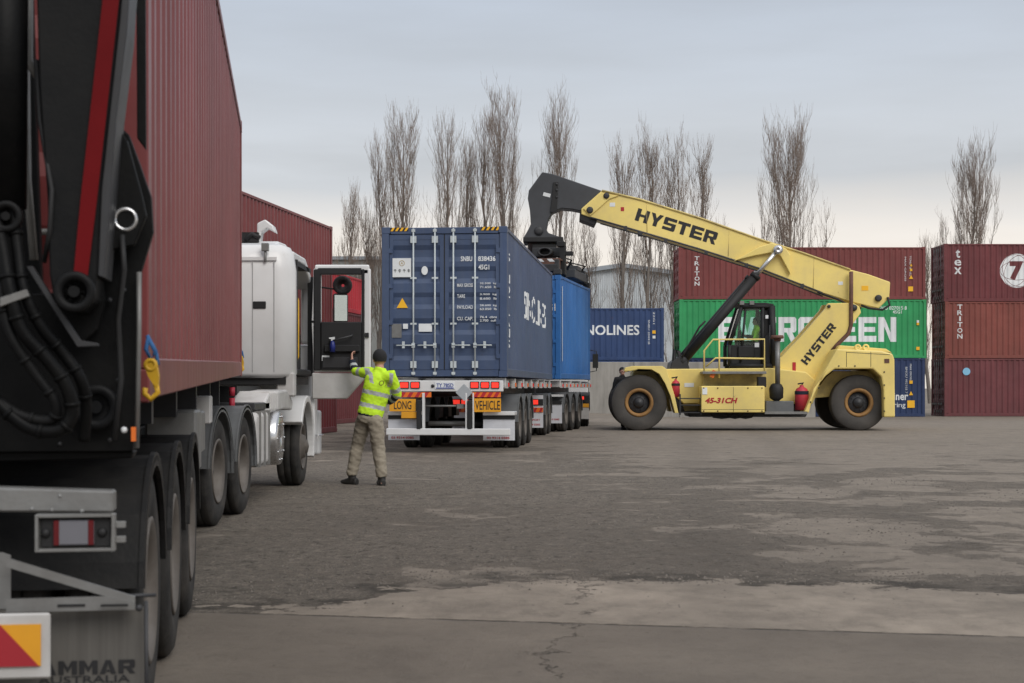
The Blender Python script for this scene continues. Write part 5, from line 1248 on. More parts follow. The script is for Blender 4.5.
# ---- dolly under the front of the first trailer
def place(px_right, D, hdg):
    r = Vector((W(px_right, 0, D).x, D, 0)); return r - Vector((math.cos(hdg), -math.sin(hdg), 0)) * 1.235
od = place(544.5, 39.7, H1)
DL = thing('trailer_dolly', 'two axle dolly with white mudflaps coupled between the two container trailers', 'dolly', (od.x, od.y, 0), (0, 0, -H1))
for y in (.95, 2.25):
    wheel(DL, 1.22, y, .5, .5, .28, True); wheel(DL, -1.22, y, .5, .5, .28, True, side=-1)
    for s in (1, -1):
        a, b_ = sorted((s*.62, s*1.235)); guard(DL, a, b_, y, .5, .60, 5, 175, M['grey_guard'], .02)
g = MB(); g.bx(-.5, -.38, .1, 3.4, .7, .95); g.bx(.38, .5, .1, 3.4, .7, .95); g.lathe([(.02, 0), (.5, 0), (.5, .08), (.02, .08)], (0, 1.6, .97), 'z', 20)
for y in (.95, 2.25): g.rod((-1, y, .5), (1, y, .5), .07, 10)
g.build('frame', M['dark_metal'], DL)
for s in (1, -1):
    a, b_ = sorted((s*.60, s*1.2))
    f_ = MB().bx(a, b_, .0, .02, .22, 1.06).build('mudflap', M['white_flap'], DL)
    l_ = MB().bx(a, b_, -.03, -.002, .80, .96).build('tail_light', M['black'], DL)
    g = MB(); g.bx(a + .05, a + .24, -.05, -.032, .82, .94); g.bx(a + .28, a + .47, -.05, -.032, .82, .94); g.build('lit_lens', M['red_lamp'], l_, bevel=.004)
    g = MB(); g.bx(a, b_, -.02, -.003, .62, .74); rs_ = g.build('reflective_strip', M['orange'], f_)
    g = MB()
    for k in range(4): u = a + .04 + k*.15; g.prism([(u, .62), (u + .06, .62), (u + .11, .74), (u + .05, .74)], 'y', -.024, -.021)
    g.build('stripe', M['letter_red'], rs_)
    g = MB(); letters(g, 'TRANSPORT', ((a + b_)/2, -.004, .42), (1, 0, 0), (0, 0, 1), .45, .05, .02); letters(g, '03 9314 0385', ((a + b_)/2, -.004, .30), (1, 0, 0), (0, 0, 1), .45, .05, .02); g.build('lettering', M['letter_red'], f_, recalc=False)
# ---- front trailer
T2 = thing('container_trailer', 'container trailer carrying the mid blue container in front of the dolly', 'trailer', (o2.x + f2.x*.1, o2.y + f2.y*.1, 0), (0, 0, -H2))
skel(T2, 6.4, [1.0, 2.3, 3.6], 4)
for s in (1, -1):
    a, b_ = sorted((s*.60, s*1.2)); f_ = MB().bx(a, b_, .28, .30, .25, .86).build('mudflap', M['white_flap'], T2); MB().bx(a, b_, .26, .27, .78, .88).build('flap_rail', M['black'], T2)
    g = MB(); letters(g, '03 9314 0385', ((a + b_)/2, .275, .36), (1, 0, 0), (0, 0, 1), .45, .05, .02); g.build('lettering', M['letter_red'], f_, recalc=False)
    MB().bx(a, b_, .2, .6, 1.0, 1.06).build('flap_guard', M['white'], T2)
# ---- front prime mover
H4 = .045; o4 = place(590, 49.3, H4)
P2 = thing('prime_mover', 'white prime mover mostly hidden ahead of the mid blue container', 'truck', (o4.x, o4.y, 0), (0, 0, -H4))
for y in (.6, 1.93, 5.8):
    fr_ = y > 5; wheel(P2, 1.2, y, .5, .5, .28, not fr_, front=fr_); wheel(P2, -1.2, y, .5, .5, .28, not fr_, side=-1, front=fr_)
    if not fr_:
        for s in (1, -1):
            a, b_ = sorted((s*.62, s*1.235)); guard(P2, a, b_, y, .5, .60, 5, 175, M['guard'], .02)
g = MB(); g.bx(-.5, -.4, -.3, 6.8, .75, 1.0); g.bx(.4, .5, -.3, 6.8, .75, 1.0)
for y in (.6, 1.93, 5.8): g.rod((-1, y, .5), (1, y, .5), .07, 10)
g.build('chassis', M['black'], P2)
for s in (1, -1):
    a, b_ = sorted((s*.62, s*1.2)); f_ = MB().bx(a, b_, -.12, -.10, .25, .62).build('mudflap', M['white_worn'], P2)
    MB().bx(a, b_, -.14, -.11, .62, .74).build('reflective_strip', M['sign_yellow'], P2)
    l_ = MB().bx(a, b_, -.16, -.12, .84, 1.0).build('tail_light', M['black'], P2); MB().bx(a + .1, a + .42, -.18, -.162, .87, .97).build('lit_lens', M['red_lamp'], l_)
g = MB(); g.prism([(4.6, .95), (4.6, 3.1), (4.8, 3.25), (6.2, 3.2), (6.7, 2.3), (6.85, 1.9), (6.85, .5), (6.3, .5), (5.8, 1.15), (5.3, .95)], 'x', -1.22, 1.19); cb2 = g.build('cab', M['white'], P2, bevel=.08, seg=3)
g = MB(); g.bx(1.222, 1.235, 5.3, 6.2, 1.95, 2.75); g.build('window', M['black'], cb2)
g = MB(); g.tube([(1.22, 5.9, 2.6), (1.5, 5.9, 2.55), (1.5, 5.9, 1.85), (1.22, 5.9, 1.8)], .02, 6); g.box(1.46, 5.84, 2.2, .2, .1, .5); g.build('mirror', M['black'], P2, bevel=.02)

# ================================================================== REACH STACKER
DS = 46.5
RS = thing('reach_stacker', 'yellow reach stacker with raised boom and black lifting frame', 'reach stacker', (W(750, 0, DS).x, DS, 0))
OX, OY = RS.location.x, RS.location.y
RS.location.x += .02; RS.rotation_euler = (0, 0, R(-2.2))      # its nose points slightly away from the camera
def S2(pts, D):     # pixel polygon -> local (x, z) at depth D
    return [((px - CX) / F * D - OX, EYE + (HZ - py) / F * D) for px, py in pts]
def sx(px, D=DS): return (px - CX) / F * D - OX
def sz(py, D=DS): return EYE + (HZ - py) / F * D
def sp3(px, py, D): return Vector((sx(px, D), D - OY, sz(py, D)))
def sprism(name, pts, D, d0, d1, m, bevel=.01, par=None, seg=1): return MB().prism(S2(pts, D), 'y', d0 - OY, d1 - OY).build(name, M[m], par or RS, bevel=bevel, seg=seg)
# wheels: axis along Y -> rotate wheels
WR = .815
def bigwheel(px, D, side):
    a = wheel(RS, sx(px, D), D - OY, WR, WR, .50, False, 'rim_yellow', 1, False, True)
    a.rotation_euler = (0, 0, R(-90) if side > 0 else R(90)); return a
bigwheel(641, 44.75, 1); bigwheel(641 * 1.0, 44.75, 1).location.y = 44.75 + .62 - OY
fx = sx(641, 44.75)
w_ = bigwheel(641, 48.3, -1); w_.location.x = fx; w_.location.y = 48.3 - OY; w_ = bigwheel(641, 47.7, -1); w_.location.x = fx; w_.location.y = 47.68 - OY
rx = sx(859.5, 45.0); w_ = bigwheel(859.5, 45.0, 1); w_ = bigwheel(859.5, 48.1, -1); w_.location.x = rx
g = MB(); g.rod((fx, -1.5, WR), (fx, 1.5, WR), .22, 16); g.rod((rx, -1.3, WR), (rx, 1.3, WR), .18, 16); g.build('axle', M['dark_metal'], RS)
# chassis side plates and body
ch = sprism('chassis', [(664, 369), (770, 368), (806, 372), (820, 385), (812, 404), (764, 404), (700, 404), (684, 404), (672, 392)], 45.6, 45.5, 47.5, 'yellow', .03)
sprism('belly_plate', [(684, 404), (812, 404), (806, 417), (690, 417)], 45.6, 45.6, 47.4, 'dark_metal', .02)
# front frame reaching to the front axle
sprism('front_frame', [(632, 380), (634, 368), (664, 369), (690, 369), (690, 398), (632, 400)], 45.7, 45.7, 47.3, 'yellow_worn', .03)
# front fenders
fo = [(625.5, 371), (627, 367.5), (634, 366), (664, 366), (668, 369), (672, 382), (676, 395), (680, 413), (676.5, 413), (672, 396), (667, 384), (661, 374), (653, 369.5), (640, 369), (632, 371)]
sprism('front_fender', fo, 44.75, 44.6, 45.55, 'yellow', .01)
fa = S2(fo, 44.75); MB().prism(fa, 'y', 47.45 - OY, 48.4 - OY).build('front_fender', M['yellow'], RS, bevel=.01)
sprism('inner_arch', [(632, 371.5), (653, 371), (664, 380), (672, 398), (676, 413), (690, 413), (690, 372), (660, 368), (640, 369)], 45.6, 45.56, 45.68, 'black', 0)
# tank box with model lettering
tk = sprism('fuel_tank', [(703, 386), (766, 386), (766, 412.5), (703, 412.5)], 44.6, 44.5, 45.45, 'yellow', .02)
g = MB(); letters(g, '45-31CH', (sx(723.5, 44.5), 44.49 - OY, sz(400.5, 44.5)), (1, 0, 0), (0, 0, 1), 32.5/F*44.5, 5.6/F*44.5, .04, shear=.25); g.build('lettering', M['letter_red'], tk, recalc=False)
g = MB(); c = sp3(707, 391, 44.49); g.box(c.x, c.y, c.z, .14, .005, .2); g.build('sticker', M['letter_white'], tk)
# platform above tank
sprism('platform', [(703, 371.5), (766, 371.5), (766, 374), (703, 374)], 45.0, 44.6, 45.5, 'steel', .005)
sprism('recess_panel', [(706, 374), (766, 374), (766, 386), (703, 386)], 45.4, 45.36, 45.46, 'yellow_worn', 0)
g = MB(); c = sp3(763, 382, 44.8); g.box(c.x, c.y, c.z, .25, .3, .3); g.build('filler_box', M['black'], RS, bevel=.02)
# steps
g = MB()
for py in (398, 404.5, 412): g.bx(sx(682, 44.8), sx(703, 44.8), 44.6 - OY, 45.2 - OY, sz(py, 44.8) - .03, sz(py, 44.8))
for px in (681.5, 702.5): g.bx(sx(px, 44.8) - .02, sx(px, 44.8) + .02, 44.6 - OY, 44.66 - OY, sz(415, 44.8), sz(394, 44.8))
g.build('steps', M['dark_metal'], RS)
# cables below
g = MB()
for a0, a1 in ((712, 735), (728, 745), (738, 756)): g.tube([sp3(a0, 413, 44.9), sp3(a0 + 3, 417, 44.9), sp3((a0+a1)/2, 418, 44.9), sp3(a1 - 3, 417, 44.9), sp3(a1, 413, 44.9)], .03, 6)
g.build('hose', M['black'], RS)
# extinguishers
for px, py0, py1, r in ((677.5, 379, 397, .12), (802.5, 385, 410, .20)):
    ex = MB(); D_ = 44.8 if px < 700 else 45.15; c = sp3(px, py1, D_); h_ = (py1 - py0)/F*D_
    ex.lathe([(.005, 0), (r, 0), (r, h_*.72), (r*.8, h_*.85), (r*.3, h_*.93), (r*.28, h_), (.005, h_)], c, 'z', 18, closed=False)
    ex = ex.build('fire_extinguisher', M['extinguisher'], RS); g = MB(); g.tube([c + Vector((0, 0, h_)), c + Vector((.05, -.03, h_ + .06)), c + Vector((-.12, -.03, h_ + .03))], .02, 6); g.lathe([(r + .006, h_*.62), (r + .006, h_*.76)], c, 'z', 18, closed=False); g.build('handle', M['navy_cloth'] if px > 700 else M['black'], ex)
# column
col_ = sprism('boom_support', [(824.5, 309), (827, 303.5), (852, 303), (858.5, 307), (860, 313), (854, 321), (838, 345), (822, 369), (812, 404), (766, 400), (764, 370), (772, 364), (781, 356.5), (800, 337)], 45.95, 45.9, 46.15, 'yellow', .02)
sprism('boom_support', [(824.5, 309), (827, 303.5), (852, 303), (858.5, 307), (860, 313), (854, 321), (838, 345), (822, 369), (812, 404), (766, 400), (764, 370), (772, 364), (781, 356.5), (800, 337)], 45.95, 46.85, 47.1, 'yellow', .02)
a0, a1 = sp3(803.5, 363, 45.89), sp3(833, 325, 45.89); dr = (a1 - a0).normalized(); up_ = Vector((-dr.z, 0, dr.x))
g = MB(); block(g, 'HYSTER', (a0 + a1)/2, dr, up_, (a1 - a0).length, 8.0/F*46, .12); g.build('lettering', M['letter_black'], col_, recalc=False)
g = MB(); c = sp3(794, 367, 45.89); g.box(c.x, c.y, c.z, .1, .01, .28); g.build('sticker', M['letter_red'], col_)
pc = sp3(853, 308, 45.88); g = MB(); g.lathe([(.10, 0), (.10, -.05), (.001, -.05)], pc, 'y', 18, closed=False); pc2 = sp3(828.5, 306.5, 45.88); g.lathe([(.05, 0), (.05, -.03), (.001, -.03)], pc2, 'y', 14, closed=False); g.build('pivot_pin', M['dark_metal'], RS)
# rear body/counterweight
cw = [(836.6, 349), (880, 351), (891.5, 354), (893.5, 360), (894, 417), (883, 417), (882.5, 390), (880.5, 377), (872, 369), (834.4, 369), (825.6, 376), (815, 389), (809, 413), (804.5, 412), (811, 397), (817, 384), (826, 368)]
cwo = sprism('counterweight', cw, 44.9, 44.7, 48.3, 'yellow', .04, seg=2)
sprism('arch_liner', [(834, 371), (872, 371), (879, 380), (881, 400), (870, 400), (840, 396), (812, 398), (826, 378)], 45.6, 45.7, 47.3, 'yellow_worn', 0)
g = MB(); c = sp3(887.5, 361, 44.69); g.box(c.x, c.y, c.z, .14, .01, .12); g.build('rear_lamp', M['rust'], cwo)
g = MB()
for px in (858, 866): c = sp3(px, 347.5, 45.2); g.lathe([(.10, -.03), (.10, .03), (.045, .03), (.045, -.03)], c, 'y', 16)
g.build('lifting_eye', M['yellow'], cwo)
sprism('engine_deck', [(838, 345.5), (884, 349), (890, 353), (836, 349.5)], 45.6, 45.4, 47.6, 'yellow', .02)
# grey area between (batteries / transmission)
sprism('side_box', [(767, 401), (795, 401), (795, 413), (767, 413)], 44.9, 44.9, 45.5, 'grey_guard', .02)
sprism('lower_rail', [(766, 411.5), (808, 411.5), (808, 414), (766, 414)], 44.8, 44.7, 44.9, 'steel', 0)
# exhaust
g = MB(); g.rod(sp3(778.5, 384, 45.2), sp3(778.5, 341, 45.2), .075, 16); ex_ = g.build('exhaust_pipe', M['steel'], RS)
g = MB(); c = sp3(778, 338, 45.2); g.lathe([(.01, 0), (.18, 0), (.20, .03), (.18, .10), (.01, .10)], c - Vector((0, 0, .02)), 'z', 18, closed=False); g.rod(sp3(778.5, 341, 45.2), sp3(778.5, 338, 45.2), .1, 12); g.build('rain_cap', M['rust'], ex_)
g = MB(); c = sp3(777.5, 391.5, 45.0); g.lathe([(.10, -.26), (.20, -.18), (.21, .1), (.16, .2), (.10, .24)], c, 'z', 18); g.rod(c + Vector((0, 0, -.25)), c + Vector((0, 0, -.3)), .09, 10); g.build('air_filter', M['black'], RS)
# boom
bo = [(581, 209), (601.6, 190.8), (612, 192), (640, 200), (700, 219), (761, 241), (800, 253.5), (847.5, 270.5), (865, 275), (887, 283), (886, 299), (875.5, 309), (850, 303), (820, 293.5), (757.7, 269), (700, 250), (640, 232), (596, 219.5), (581, 214.5)]
Bn, Bf = 46.05, 46.95
def SB(pts): return S2(pts, 46.3)
boom = MB().prism(SB(bo), 'y', Bn - OY, Bf - OY).build('outer_boom', M['yellow'], RS, bevel=.02)
# flanges top and bottom
g = MB()
tp = [(601.6, 190.8), (640, 200), (700, 219), (761, 241), (800, 253.5), (847.5, 270.5)]; bt = [(590, 217.6), (640, 232), (700, 250), (757.7, 269), (820, 293.5)]
g.tube([Vector((x, Bn - OY - .015, z)) for x, z in SB(tp)], .03, 6); g.build('top_flange', M['yellow_worn'], boom)
g = MB(); g.tube([Vector((x, Bn - OY - .01, z)) for x, z in SB(bt)], .028, 6); g.build('bottom_flange', M['boom_grey'], boom)
# nose doublers and cylinder saddle
MB().prism(SB([(583, 209), (601, 193), (618, 196.5), (609, 199.5), (596, 211), (590, 216)]), 'y', Bn - .05 - OY, Bn - .002 - OY).build('nose_plate', M['yellow'], boom, bevel=.01)
MB().prism(SB([(732, 262), (757, 248), (770, 244), (784, 250), (788, 256), (788, 276), (784, 268), (778, 257), (768, 254), (752, 257)]), 'y', Bn - .14 - OY, Bn - .002 - OY).build('cylinder_saddle', M['yellow'], boom, bevel=.02)
g = MB()
for px, py, r in ((606, 196.3, .09), (589.5, 210.5, .10), (875, 299, .10)):
    x, z = SB([(px, py)])[0]; g.lathe([(r, 0), (r, -.08), (r*.5, -.09), (.001, -.09)], (x, Bn - OY - .0, z), 'y', 18, closed=False)
g.build('pivot_pin', M['dark_metal'], boom)
a0 = Vector((*[0],)*3) if False else None
(xa, za), (xb, zb_) = SB([(636, 214.5)])[0], SB([(715.5, 239.5)])[0]
dr = Vector((xb - xa, 0, zb_ - za)); ln_ = dr.length; dr.normalize(); up_ = Vector((-dr.z, 0, dr.x))
g = MB(); block(g, 'HYSTER', Vector(((xa + xb)/2, Bn - OY - .006, (za + zb_)/2)), dr, up_, ln_, 12.6/F*46.3, .12); g.build('lettering', M['letter_black'], boom, recalc=False)
# gap fillers for the dark mouth + cable bracket
MB().prism(SB([(579.5, 213), (597, 219.5), (594, 225.5), (579, 219.5)]), 'y', Bn + .05 - OY, Bf - .05 - OY).build('boom_mouth', M['black'], boom, bevel=.01)
x, z = SB([(639.5, 234.5)])[0]; MB().box(x, Bn - OY, z, .14, .1, .14).build('hose_guide', M['dark_metal'], boom)
# inner boom (gooseneck)
ib = [(541.9, 171.6), (552, 173.4), (604, 191.5), (592, 213), (572, 209), (561, 208), (552, 212), (548, 219), (546, 229), (548, 232.5), (562, 237.5), (523, 237.5), (526, 232.5), (530.5, 224), (529.5, 210), (527.4, 198), (528.4, 190)]
neck = MB().prism(SB(ib), 'y', 46.15 - OY, 46.85 - OY).build('inner_boom', M['boom_grey'], RS, bevel=.02)
x, z = SB([(546.5, 194.5)])[0]; MB().box(x, 46.14 - OY, z, .22, .01, .11, Matrix.Rotation(R(15), 3, 'Y')).build('sticker', M['letter_white'], neck)
MB().prism(SB([(553, 182), (558, 182), (556.5, 212), (550, 212), (552, 195)]), 'y', 46.10 - OY, 46.149 - OY).build('doubler_plate', M['black'], neck, bevel=.005)
x, z = SB([(538.5, 230.5)])[0]; g = MB(); g.lathe([(.14, 0), (.14, -.03), (.05, -.04), (.001, -.04)], (x, 46.15 - OY, z), 'y', 18, closed=False)
for px, py in ((556.5, 184), (556.5, 190), (556.5, 197)): xx, zz = SB([(px, py)])[0]; g.ball((xx, 46.10 - OY, zz), .04, 8)
g.build('pin', M['dark_metal'], neck)
# lift cylinders
for D_, nm in ((45.78, 'n'), (47.22, 'f')):
    k = 46.3
    x1, z1 = SB([(775, 251.5)])[0]; x0, z0 = SB([(681, 361.5)])[0]; xm, zm = SB([(751.5, 279)])[0]
    y_ = D_ - OY; g = MB(); g.rod((x0, y_, z0), (xm, y_, zm), .14, 18); d_ = (Vector((xm, y_, zm)) - Vector((x0, y_, z0))).normalized()
    pt = Vector((xm, y_, zm)); g.rod(pt, pt + d_*.12, .16, 18); g.ball((x0, y_, z0), .2, 12)
    cyl = g.build('lift_cylinder', M['black'], RS)
    g = MB(); g.rod(pt, (x1, y_, z1), .065, 14); g.lathe([(.14, -.09), (.14, .09), (.01, .09), (.01, -.09)], (x1, y_, z1), 'y', 14); g.build('rod', M['chrome'], cyl)
g = MB(); g.tube([Vector((x, -.95, z)) for x, z in SB([(703, 322), (697, 328), (689, 342), (683, 352), (680, 358)])], .03, 6); g.tube([Vector((x, -.8, z)) for x, z in SB([(672, 368), (673, 350), (677, 352), (680, 366)])], .06, 6); g.build('hose', M['black'], RS)
sprism('cylinder_foot', [(670, 372), (672, 362), (680, 356), (688, 362), (691, 372)], 45.7, 45.6, 47.4, 'dark_metal', .02)
# rust strap hanging from the boom
g = MB(); pts = [Vector((x, -.62, z)) for x, z in SB([(847.5, 273), (847.5, 300), (847.3, 326), (845, 334), (834, 345), (829, 351)])]
g.tube(pts, [(.06, .09)]*len(pts), 6, True); g.build('hose_cover', M['rust'], RS)
g = MB(); g.tube([Vector((x, -.5, z)) for x, z in SB([(884, 298), (886, 306), (879, 310.5), (866, 309), (858, 306)])], .035, 6); g.tube([Vector((x, -.5, z)) for x, z in SB([(815, 293), (835, 300), (850, 308), (858, 309)])], .035, 6); g.build('hose', M['black'], RS)
# cab
cabr = MB(); c0_, c1_ = 45.85, 47.15; K = 46.0
def bar(mb, p, q_, D_, r=.05): a = sp3(*p, K); b_ = sp3(*q_, K); a.y = b_.y = D_ - OY; mb.rod(a, b_, r, 6)
for D_ in (c0_, c1_):
    cabr = MB(); bar(cabr, (741, 307), (729, 345), D_, .06); bar(cabr, (729, 345), (729, 366), D_, .06); bar(cabr, (741, 307), (771, 306), D_, .07); bar(cabr, (771, 306), (773, 366), D_, .10); bar(cabr, (762, 308), (762, 366), D_, .06); bar(cabr, (729, 366), (772, 366), D_, .08); bar(cabr, (745, 309), (740, 362), D_, .035); cabr.build('cab_frame', M['black'], RS)
MB().prism(S2([(737, 303.5), (741, 308), (772, 308), (773, 304.5), (764, 303)], K), 'y', c0_ - .06 - OY, c1_ + .06 - OY).build('cab_roof', M['black'], RS, bevel=.02)
MB().prism(S2([(730, 345), (752, 345), (760, 340), (772, 330), (772, 367), (729, 367)], K), 'y', c0_ + .02 - OY, c0_ + .07 - OY).build('cab_door', M['black'], RS, bevel=.01)
MB().prism(S2([(763, 310), (772, 310), (772, 367), (763, 367)], K), 'y', c0_ + .08 - OY, c1_ - OY).build('cab_rear', M['black'], RS, bevel=.01)
MB().prism(S2([(742, 309), (761, 309), (761, 340), (752, 345), (731, 345)], K), 'y', c0_ + .03 - OY, c0_ + .04 - OY).build('side_window', M['green_glass'], RS)
MB().prism(S2([(742, 309), (761, 309), (761, 340), (752, 345), (731, 345)], K), 'y', c1_ - .04 - OY, c1_ - .03 - OY).build('side_window', M['green_glass'], RS)
MB().prism(S2([(740, 308), (741.3, 308), (730, 345), (728.6, 345)], K), 'y', c0_ + .05 - OY, c1_ - .05 - OY).build('windscreen', M['green_glass'], RS)
MB().prism(S2([(744, 340), (747, 335), (749, 335), (750, 350), (762, 350), (762, 367), (744, 367)], K), 'y', 46.2 - OY, 46.8 - OY).build('seat', M['dark_metal'], RS, bevel=.03) if False else None
g = MB(); a = sp3(757, 346, 46.3); g.box(a.x, a.y, a.z, .5, .5, .14); a = sp3(762, 333, 46.3); g.box(a.x - .05, a.y, a.z, .14, .5, .75); g.build('seat', M['black'], RS, bevel=.03)
g = MB(); a = sp3(740, 336, 46.3); g.lathe([(.18, -.015), (.18, .015), (.15, .015), (.15, -.015)], a, 'x', 18); g.rod(a, a + Vector((-.15, 0, -.4)), .04, 8); g.build('steering_wheel', M['black'], RS)
g = MB(); c = sp3(757, 345, c0_); g.box(c.x, c0_ - .0 - OY, c.z, .13, .02, .13); g.build('sticker', M['letter_white'], RS)
g = MB(); c = sp3(766.5, 317, c0_); g.box(c.x, c0_ - .11 - OY, c.z, .08, .02, .1); g.build('sticker', M['letter_white'], RS)
for px in (742, 752):
    g = MB(); a = sp3(px, 303, 45.8); g.box(a.x, a.y, a.z, .14, .12, .12); g.build('work_lamp', M['steel'], RS, bevel=.01)
g = MB(); g.tube([sp3(742, 312, 45.84), sp3(736, 330, 45.82), sp3(735, 338, 45.84)], .014, 5); g.tube([sp3(770, 325, 45.7), sp3(770, 355, 45.7)], .018, 6); g.build('grab_handle', M['dark_metal'], RS)
g = MB(); a = sp3(745, 352, 46.1); g.box(a.x, a.y, a.z, .5, .6, .35); g.box(a.x - .2, a.y + .1, a.z + .25, .16, .5, .3); g.build('dashboard', M['black'], RS, bevel=.03)
# driver seated
def seated():
    return dict(head=(0, .03, .68), neck=(0, 0, .54), chest=(0, 0, .34), waist=(0, 0, .16), pelvis=(0, .0, .04), shL=(-.19, 0, .46), elL=(-.24, .12, .2), wrL=(-.14, .36, .26), haL=(-.1, .44, .3), shR=(.19, 0, .46), elR=(.24, .12, .2), wrR=(.14, .36, .26), haR=(.1, .44, .3),
        hipL=(-.09, .05, .0), knL=(-.14, .44, .02), anL=(-.14, .50, -.34), toL=(-.14, .68, -.42), hipR=(.09, .05, .0), knR=(.14, .44, .02), anR=(.14, .50, -.34), toR=(.14, .68, -.42))
dloc = W(757, 345, 46.3); dloc.z += .02
person('person in a hi-vis yellow top seated in the cab of the yellow machine', dloc, spin(seated(), R(90)), 'hivis', 'dark_cloth', False, False, (-1, 0, 0), seated=True)
# grime, seams, bolts, hoses
def seam(par, pts, D, d_, r=.008, m='dark_metal', name='seam'):
    g = MB(); g.tube([Vector((x, d_ - OY, z)) for x, z in S2(pts, D)], r, 4); return g.build(name, M[m], par)
seam(cwo, [(846, 352), (846, 367)], 44.9, 44.70); seam(cwo, [(870, 352), (870, 367)], 44.9, 44.70); seam(cwo, [(846, 352.5), (889, 355)], 44.9, 44.70)
seam(tk, [(735, 387), (735, 412)], 44.6, 44.50, .006); seam(tk, [(704, 409.5), (765.5, 409.5)], 44.6, 44.50, .006)
for px, py in ((706, 388), (764, 388), (764, 411), (706, 411), (720, 388), (750, 388), (720, 411), (750, 411)):
    g = MB(); g.ball(sp3(px, py, 44.49), .022, 6); g.build('bolt', M['rust'], tk)
for px, py in ((885, 372), (885, 385), (885, 398), (885, 411), (812, 402), (820, 388), (840, 366), (856, 366)):
    g = MB(); g.ball(sp3(px, py, 44.69), .025, 6); g.build('bolt', M['dark_metal'], cwo)
for pts in ([(646, 203), (646.5, 233)], [(728, 232), (727, 257)], [(812, 259), (811, 289)]):
    g = MB(); g.tube([Vector((x, Bn - OY - .002, z)) for x, z in SB(pts)], .010, 4); g.build('weld_seam', M['yellow_worn'], boom)
g = MB(); g.tube([Vector((x, Bn - OY - .05, z)) for x, z in SB([(600, 224), (640, 235.5), (700, 253.5), (757, 272), (790, 285), (820, 297)])], .022, 6); g.build('hose', M['black'], boom)
for px, py in ((625, 228.5), (665, 241), (705, 253.5), (745, 266), (800, 286.5)):
    x, z = SB([(px, py)])[0]; g = MB(); g.box(x, Bn - OY - .03, z, .10, .06, .12); g.build('hose_clamp', M['dark_metal'], boom)
for px, py, w__, h__, mm_ in ((612, 205, .16, .12, 'letter_white'), (862, 289, .2, .14, 'warn_yellow'), (838, 284, .14, .1, 'letter_white'), (622, 209.5, .1, .12, 'letter_red')):
    x, z = SB([(px, py)])[0]; g = MB(); g.box(x, Bn - OY - .004, z, w__, .006, h__); g.build('sticker', M[mm_], boom)
g = MB(); a = sp3(690, 385, 45.49); g.box(a.x, a.y, a.z, .28, .01, .12); g.build('sticker', M['letter_white'], ch)
g = MB()
for k in range(5): g.bx(sx(826), sx(838), 45.88 - OY, 45.895 - OY, sz(396 - k*3.2), sz(395 - k*3.2))
g.build('grille', M['black'], RS)
sprism('hub_shield', [(684, 404), (700, 404), (700, 411), (686, 411)], 45.3, 45.2, 45.4, 'yellow_worn', .01)
# handrail
g = MB(); Dh = 44.75
def hr(pts): g.tube([sp3(px, py, Dh) for px, py in pts], .026, 8)
hr([(706, 374), (706, 350.5), (715, 339.5), (766, 339.3), (766, 374)]); hr([(708, 366.5), (717.5, 358), (766, 358.8)]); hr([(721, 378), (721, 339.5)])
g.build('handrail', M['yellow'], RS)
# orange warning flag / lamp by the steps
g = MB(); a = sp3(715, 374, 44.7); g.box(a.x, a.y, a.z, .12, .04, .22, Matrix.Rotation(R(25), 3, 'Y')); g.build('reflector', M['orange'], RS)
# ---- spreader (part of the machine: rotator, frame, end beams), aligned to the mid blue container
cc2 = o2 + f2 * (FT20 / 2); zt2 = CZ1 + .03 + HC
RM = inv(RS) @ Matrix.Translation(Vector((cc2.x, cc2.y, 0))) @ Matrix.Rotation(-H2, 4, 'Z')
def spr(name, mb, m, bevel=.01, par=None):
    mb.v = [Vector((p.x, p.y, zt2 + (p.z - zt2) * .58)) for p in map(Vector, mb.v)]; mb.xf(RM); return mb.build(name, M[m], par or RS, bevel=bevel)
rc_ = SB([(542, 237.5)])[0]
g = MB(); g.bx(sx(523, 46.3), sx(563, 46.3), 45.9 - OY, 47.1 - OY, sz(242.5, 46.3), sz(237.3, 46.3)); g.lathe([(.42, 0), (.42, -.3), (.3, -.34), (.01, -.34)], (sx(541, 46.3), 0, sz(242, 46.3)), 'z', 24, closed=False); g.build('rotator', M['black'], RS, bevel=.02)
zb2 = zt2 + .12
g = MB(); g.bx(-.55, .35, -2.7, 2.7, zb2 + .12, zb2 + .50); spb = spr('spreader_beam', g, 'boom_grey', .02)
g = MB()
for x in (-.75, .55): g.bx(x, x + .2, -1.4, 1.4, zb2 + .3, zb2 + .75)
g.bx(-1.0, .85, -.5, .5, zb2 + .72, zb2 + .86); spr('slew_frame', g, 'black', .02)
g = MB(); g.bx(sx(532, 46.3), sx(556, 46.3), 46.0 - OY, 46.9 - OY, zt2 + .4, sz(244, 46.3)); g.build('slew_column', M['black'], RS, bevel=.02)
for s in (-1, 1):
    g = MB(); g.bx(-1.15, 1.15, s*2.85 - .16, s*2.85 + .16, zb2 + .06, zb2 + .42)
    for x in (-1.12, 1.12): g.box(x, s*2.93, zb2 + .05, .22, .24, .26)
    g.box(1.1, s*2.9, zb2 + .35, .12, .16, .6); g.box(-1.1, s*2.9, zb2 + .35, .12, .16, .6)
    spr('end_beam', g, 'dark_metal', .015)
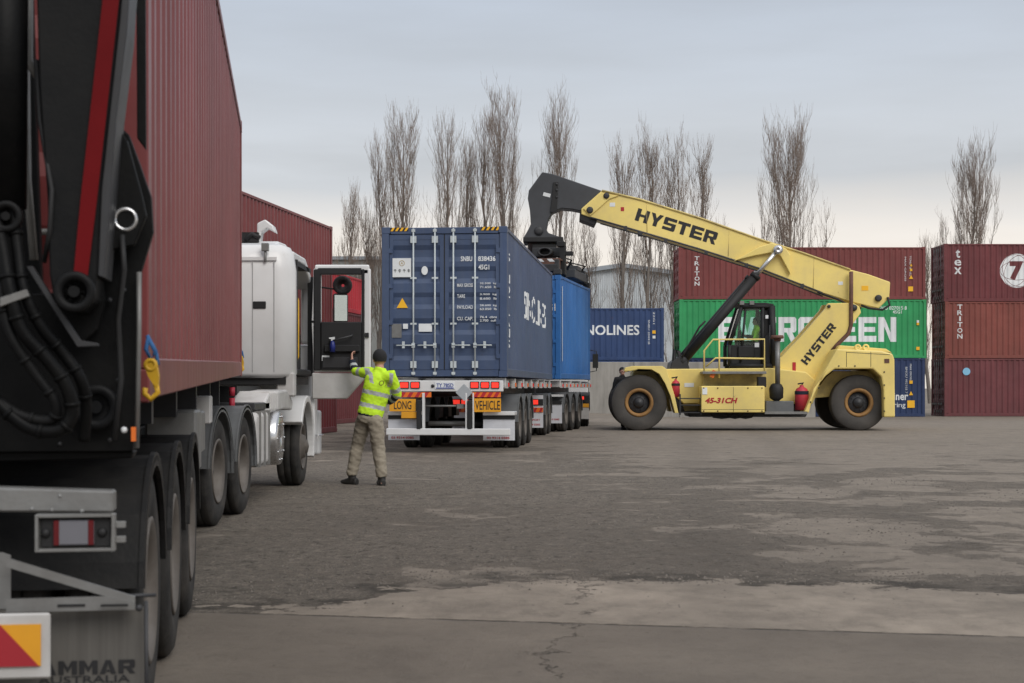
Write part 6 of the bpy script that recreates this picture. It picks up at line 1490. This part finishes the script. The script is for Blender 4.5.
g = MB(); g.bx(.3, 1.15, -2.66, -2.60, zb2 - .05, zb2 + .75); g.bx(.3, 1.15, -2.58, -1.2, zb2 + .66, zb2 + .74); pn = spr('guard_panel', g, 'rust', .005)
g = MB()
for k in range(2): g.prism([(.55 + k*.3, zb2 + .58), (.70 + k*.3, zb2 + .58), (.62 + k*.3, zb2 + .72), (.47 + k*.3, zb2 + .72)], 'y', -2.667, -2.661)
spr('stripe', g, 'letter_white', 0, pn)
g = MB(); g.bx(1.06, 1.22, -2.2, -1.95, zb2 + .0, zb2 + 1.45); g.box(1.1, -2.1, zb2 + 1.5, .22, .3, .25); g.box(1.3, -2.05, zb2 + 1.05, .25, .2, .2); spr('support_post', g, 'black', .015)
g = MB()
rr_ = random.Random(5)
for k in range(9): a = Vector((rr_.uniform(.1, 1.0), rr_.uniform(-1.6, 1.2), zb2 + .8)); g.tube([a, a + Vector((rr_.uniform(-.3, .3), .3, .25)), a + Vector((rr_.uniform(-.3, .3), .7, .1)), a + Vector((rr_.uniform(-.2, .3), .9, -.3))], .035, 6)
spr('hose', g, 'black', 0)
g = MB()
g.bx(-1.0, -.6, -2.2, -1.5, zb2 + .4, zb2 + 1.25); g.lathe([(.2, 0), (.2, .35), (.01, .35)], (-.9, -1.0, zb2 + .6), 'z', 14, closed=False); g.box(-.5, -1.7, zb2 + 1.1, .4, .5, .35)
g.tube([(-.9, -1.9, zb2 + 1.2), (-.9, -1.9, zb2 + 1.75)], .05, 6); g.box(-.9, -1.9, zb2 + 1.6, .35, .1, .08); spr('valve_block', g, 'black', .02)
g = MB(); g.lathe([(.22, -.25), (.22, .25), (.15, .25), (.15, -.25)], (.62, -1.9, zb2 + 1.15), 'y', 20); g.bx(.2, 1.0, -1.8, -1.4, zb2 + .95, zb2 + 1.4); spr('motor', g, 'dark_metal', .01)
g = MB(); g.bx(.85, 1.15, .2, 2.7, zb2 + .15, zb2 + .6); g.box(1.0, 1.0, zb2 + .7, .35, .8, .25); g.box(1.0, 2.6, zb2 + .45, .25, .25, .7); spr('side_box', g, 'boom_grey', .02)
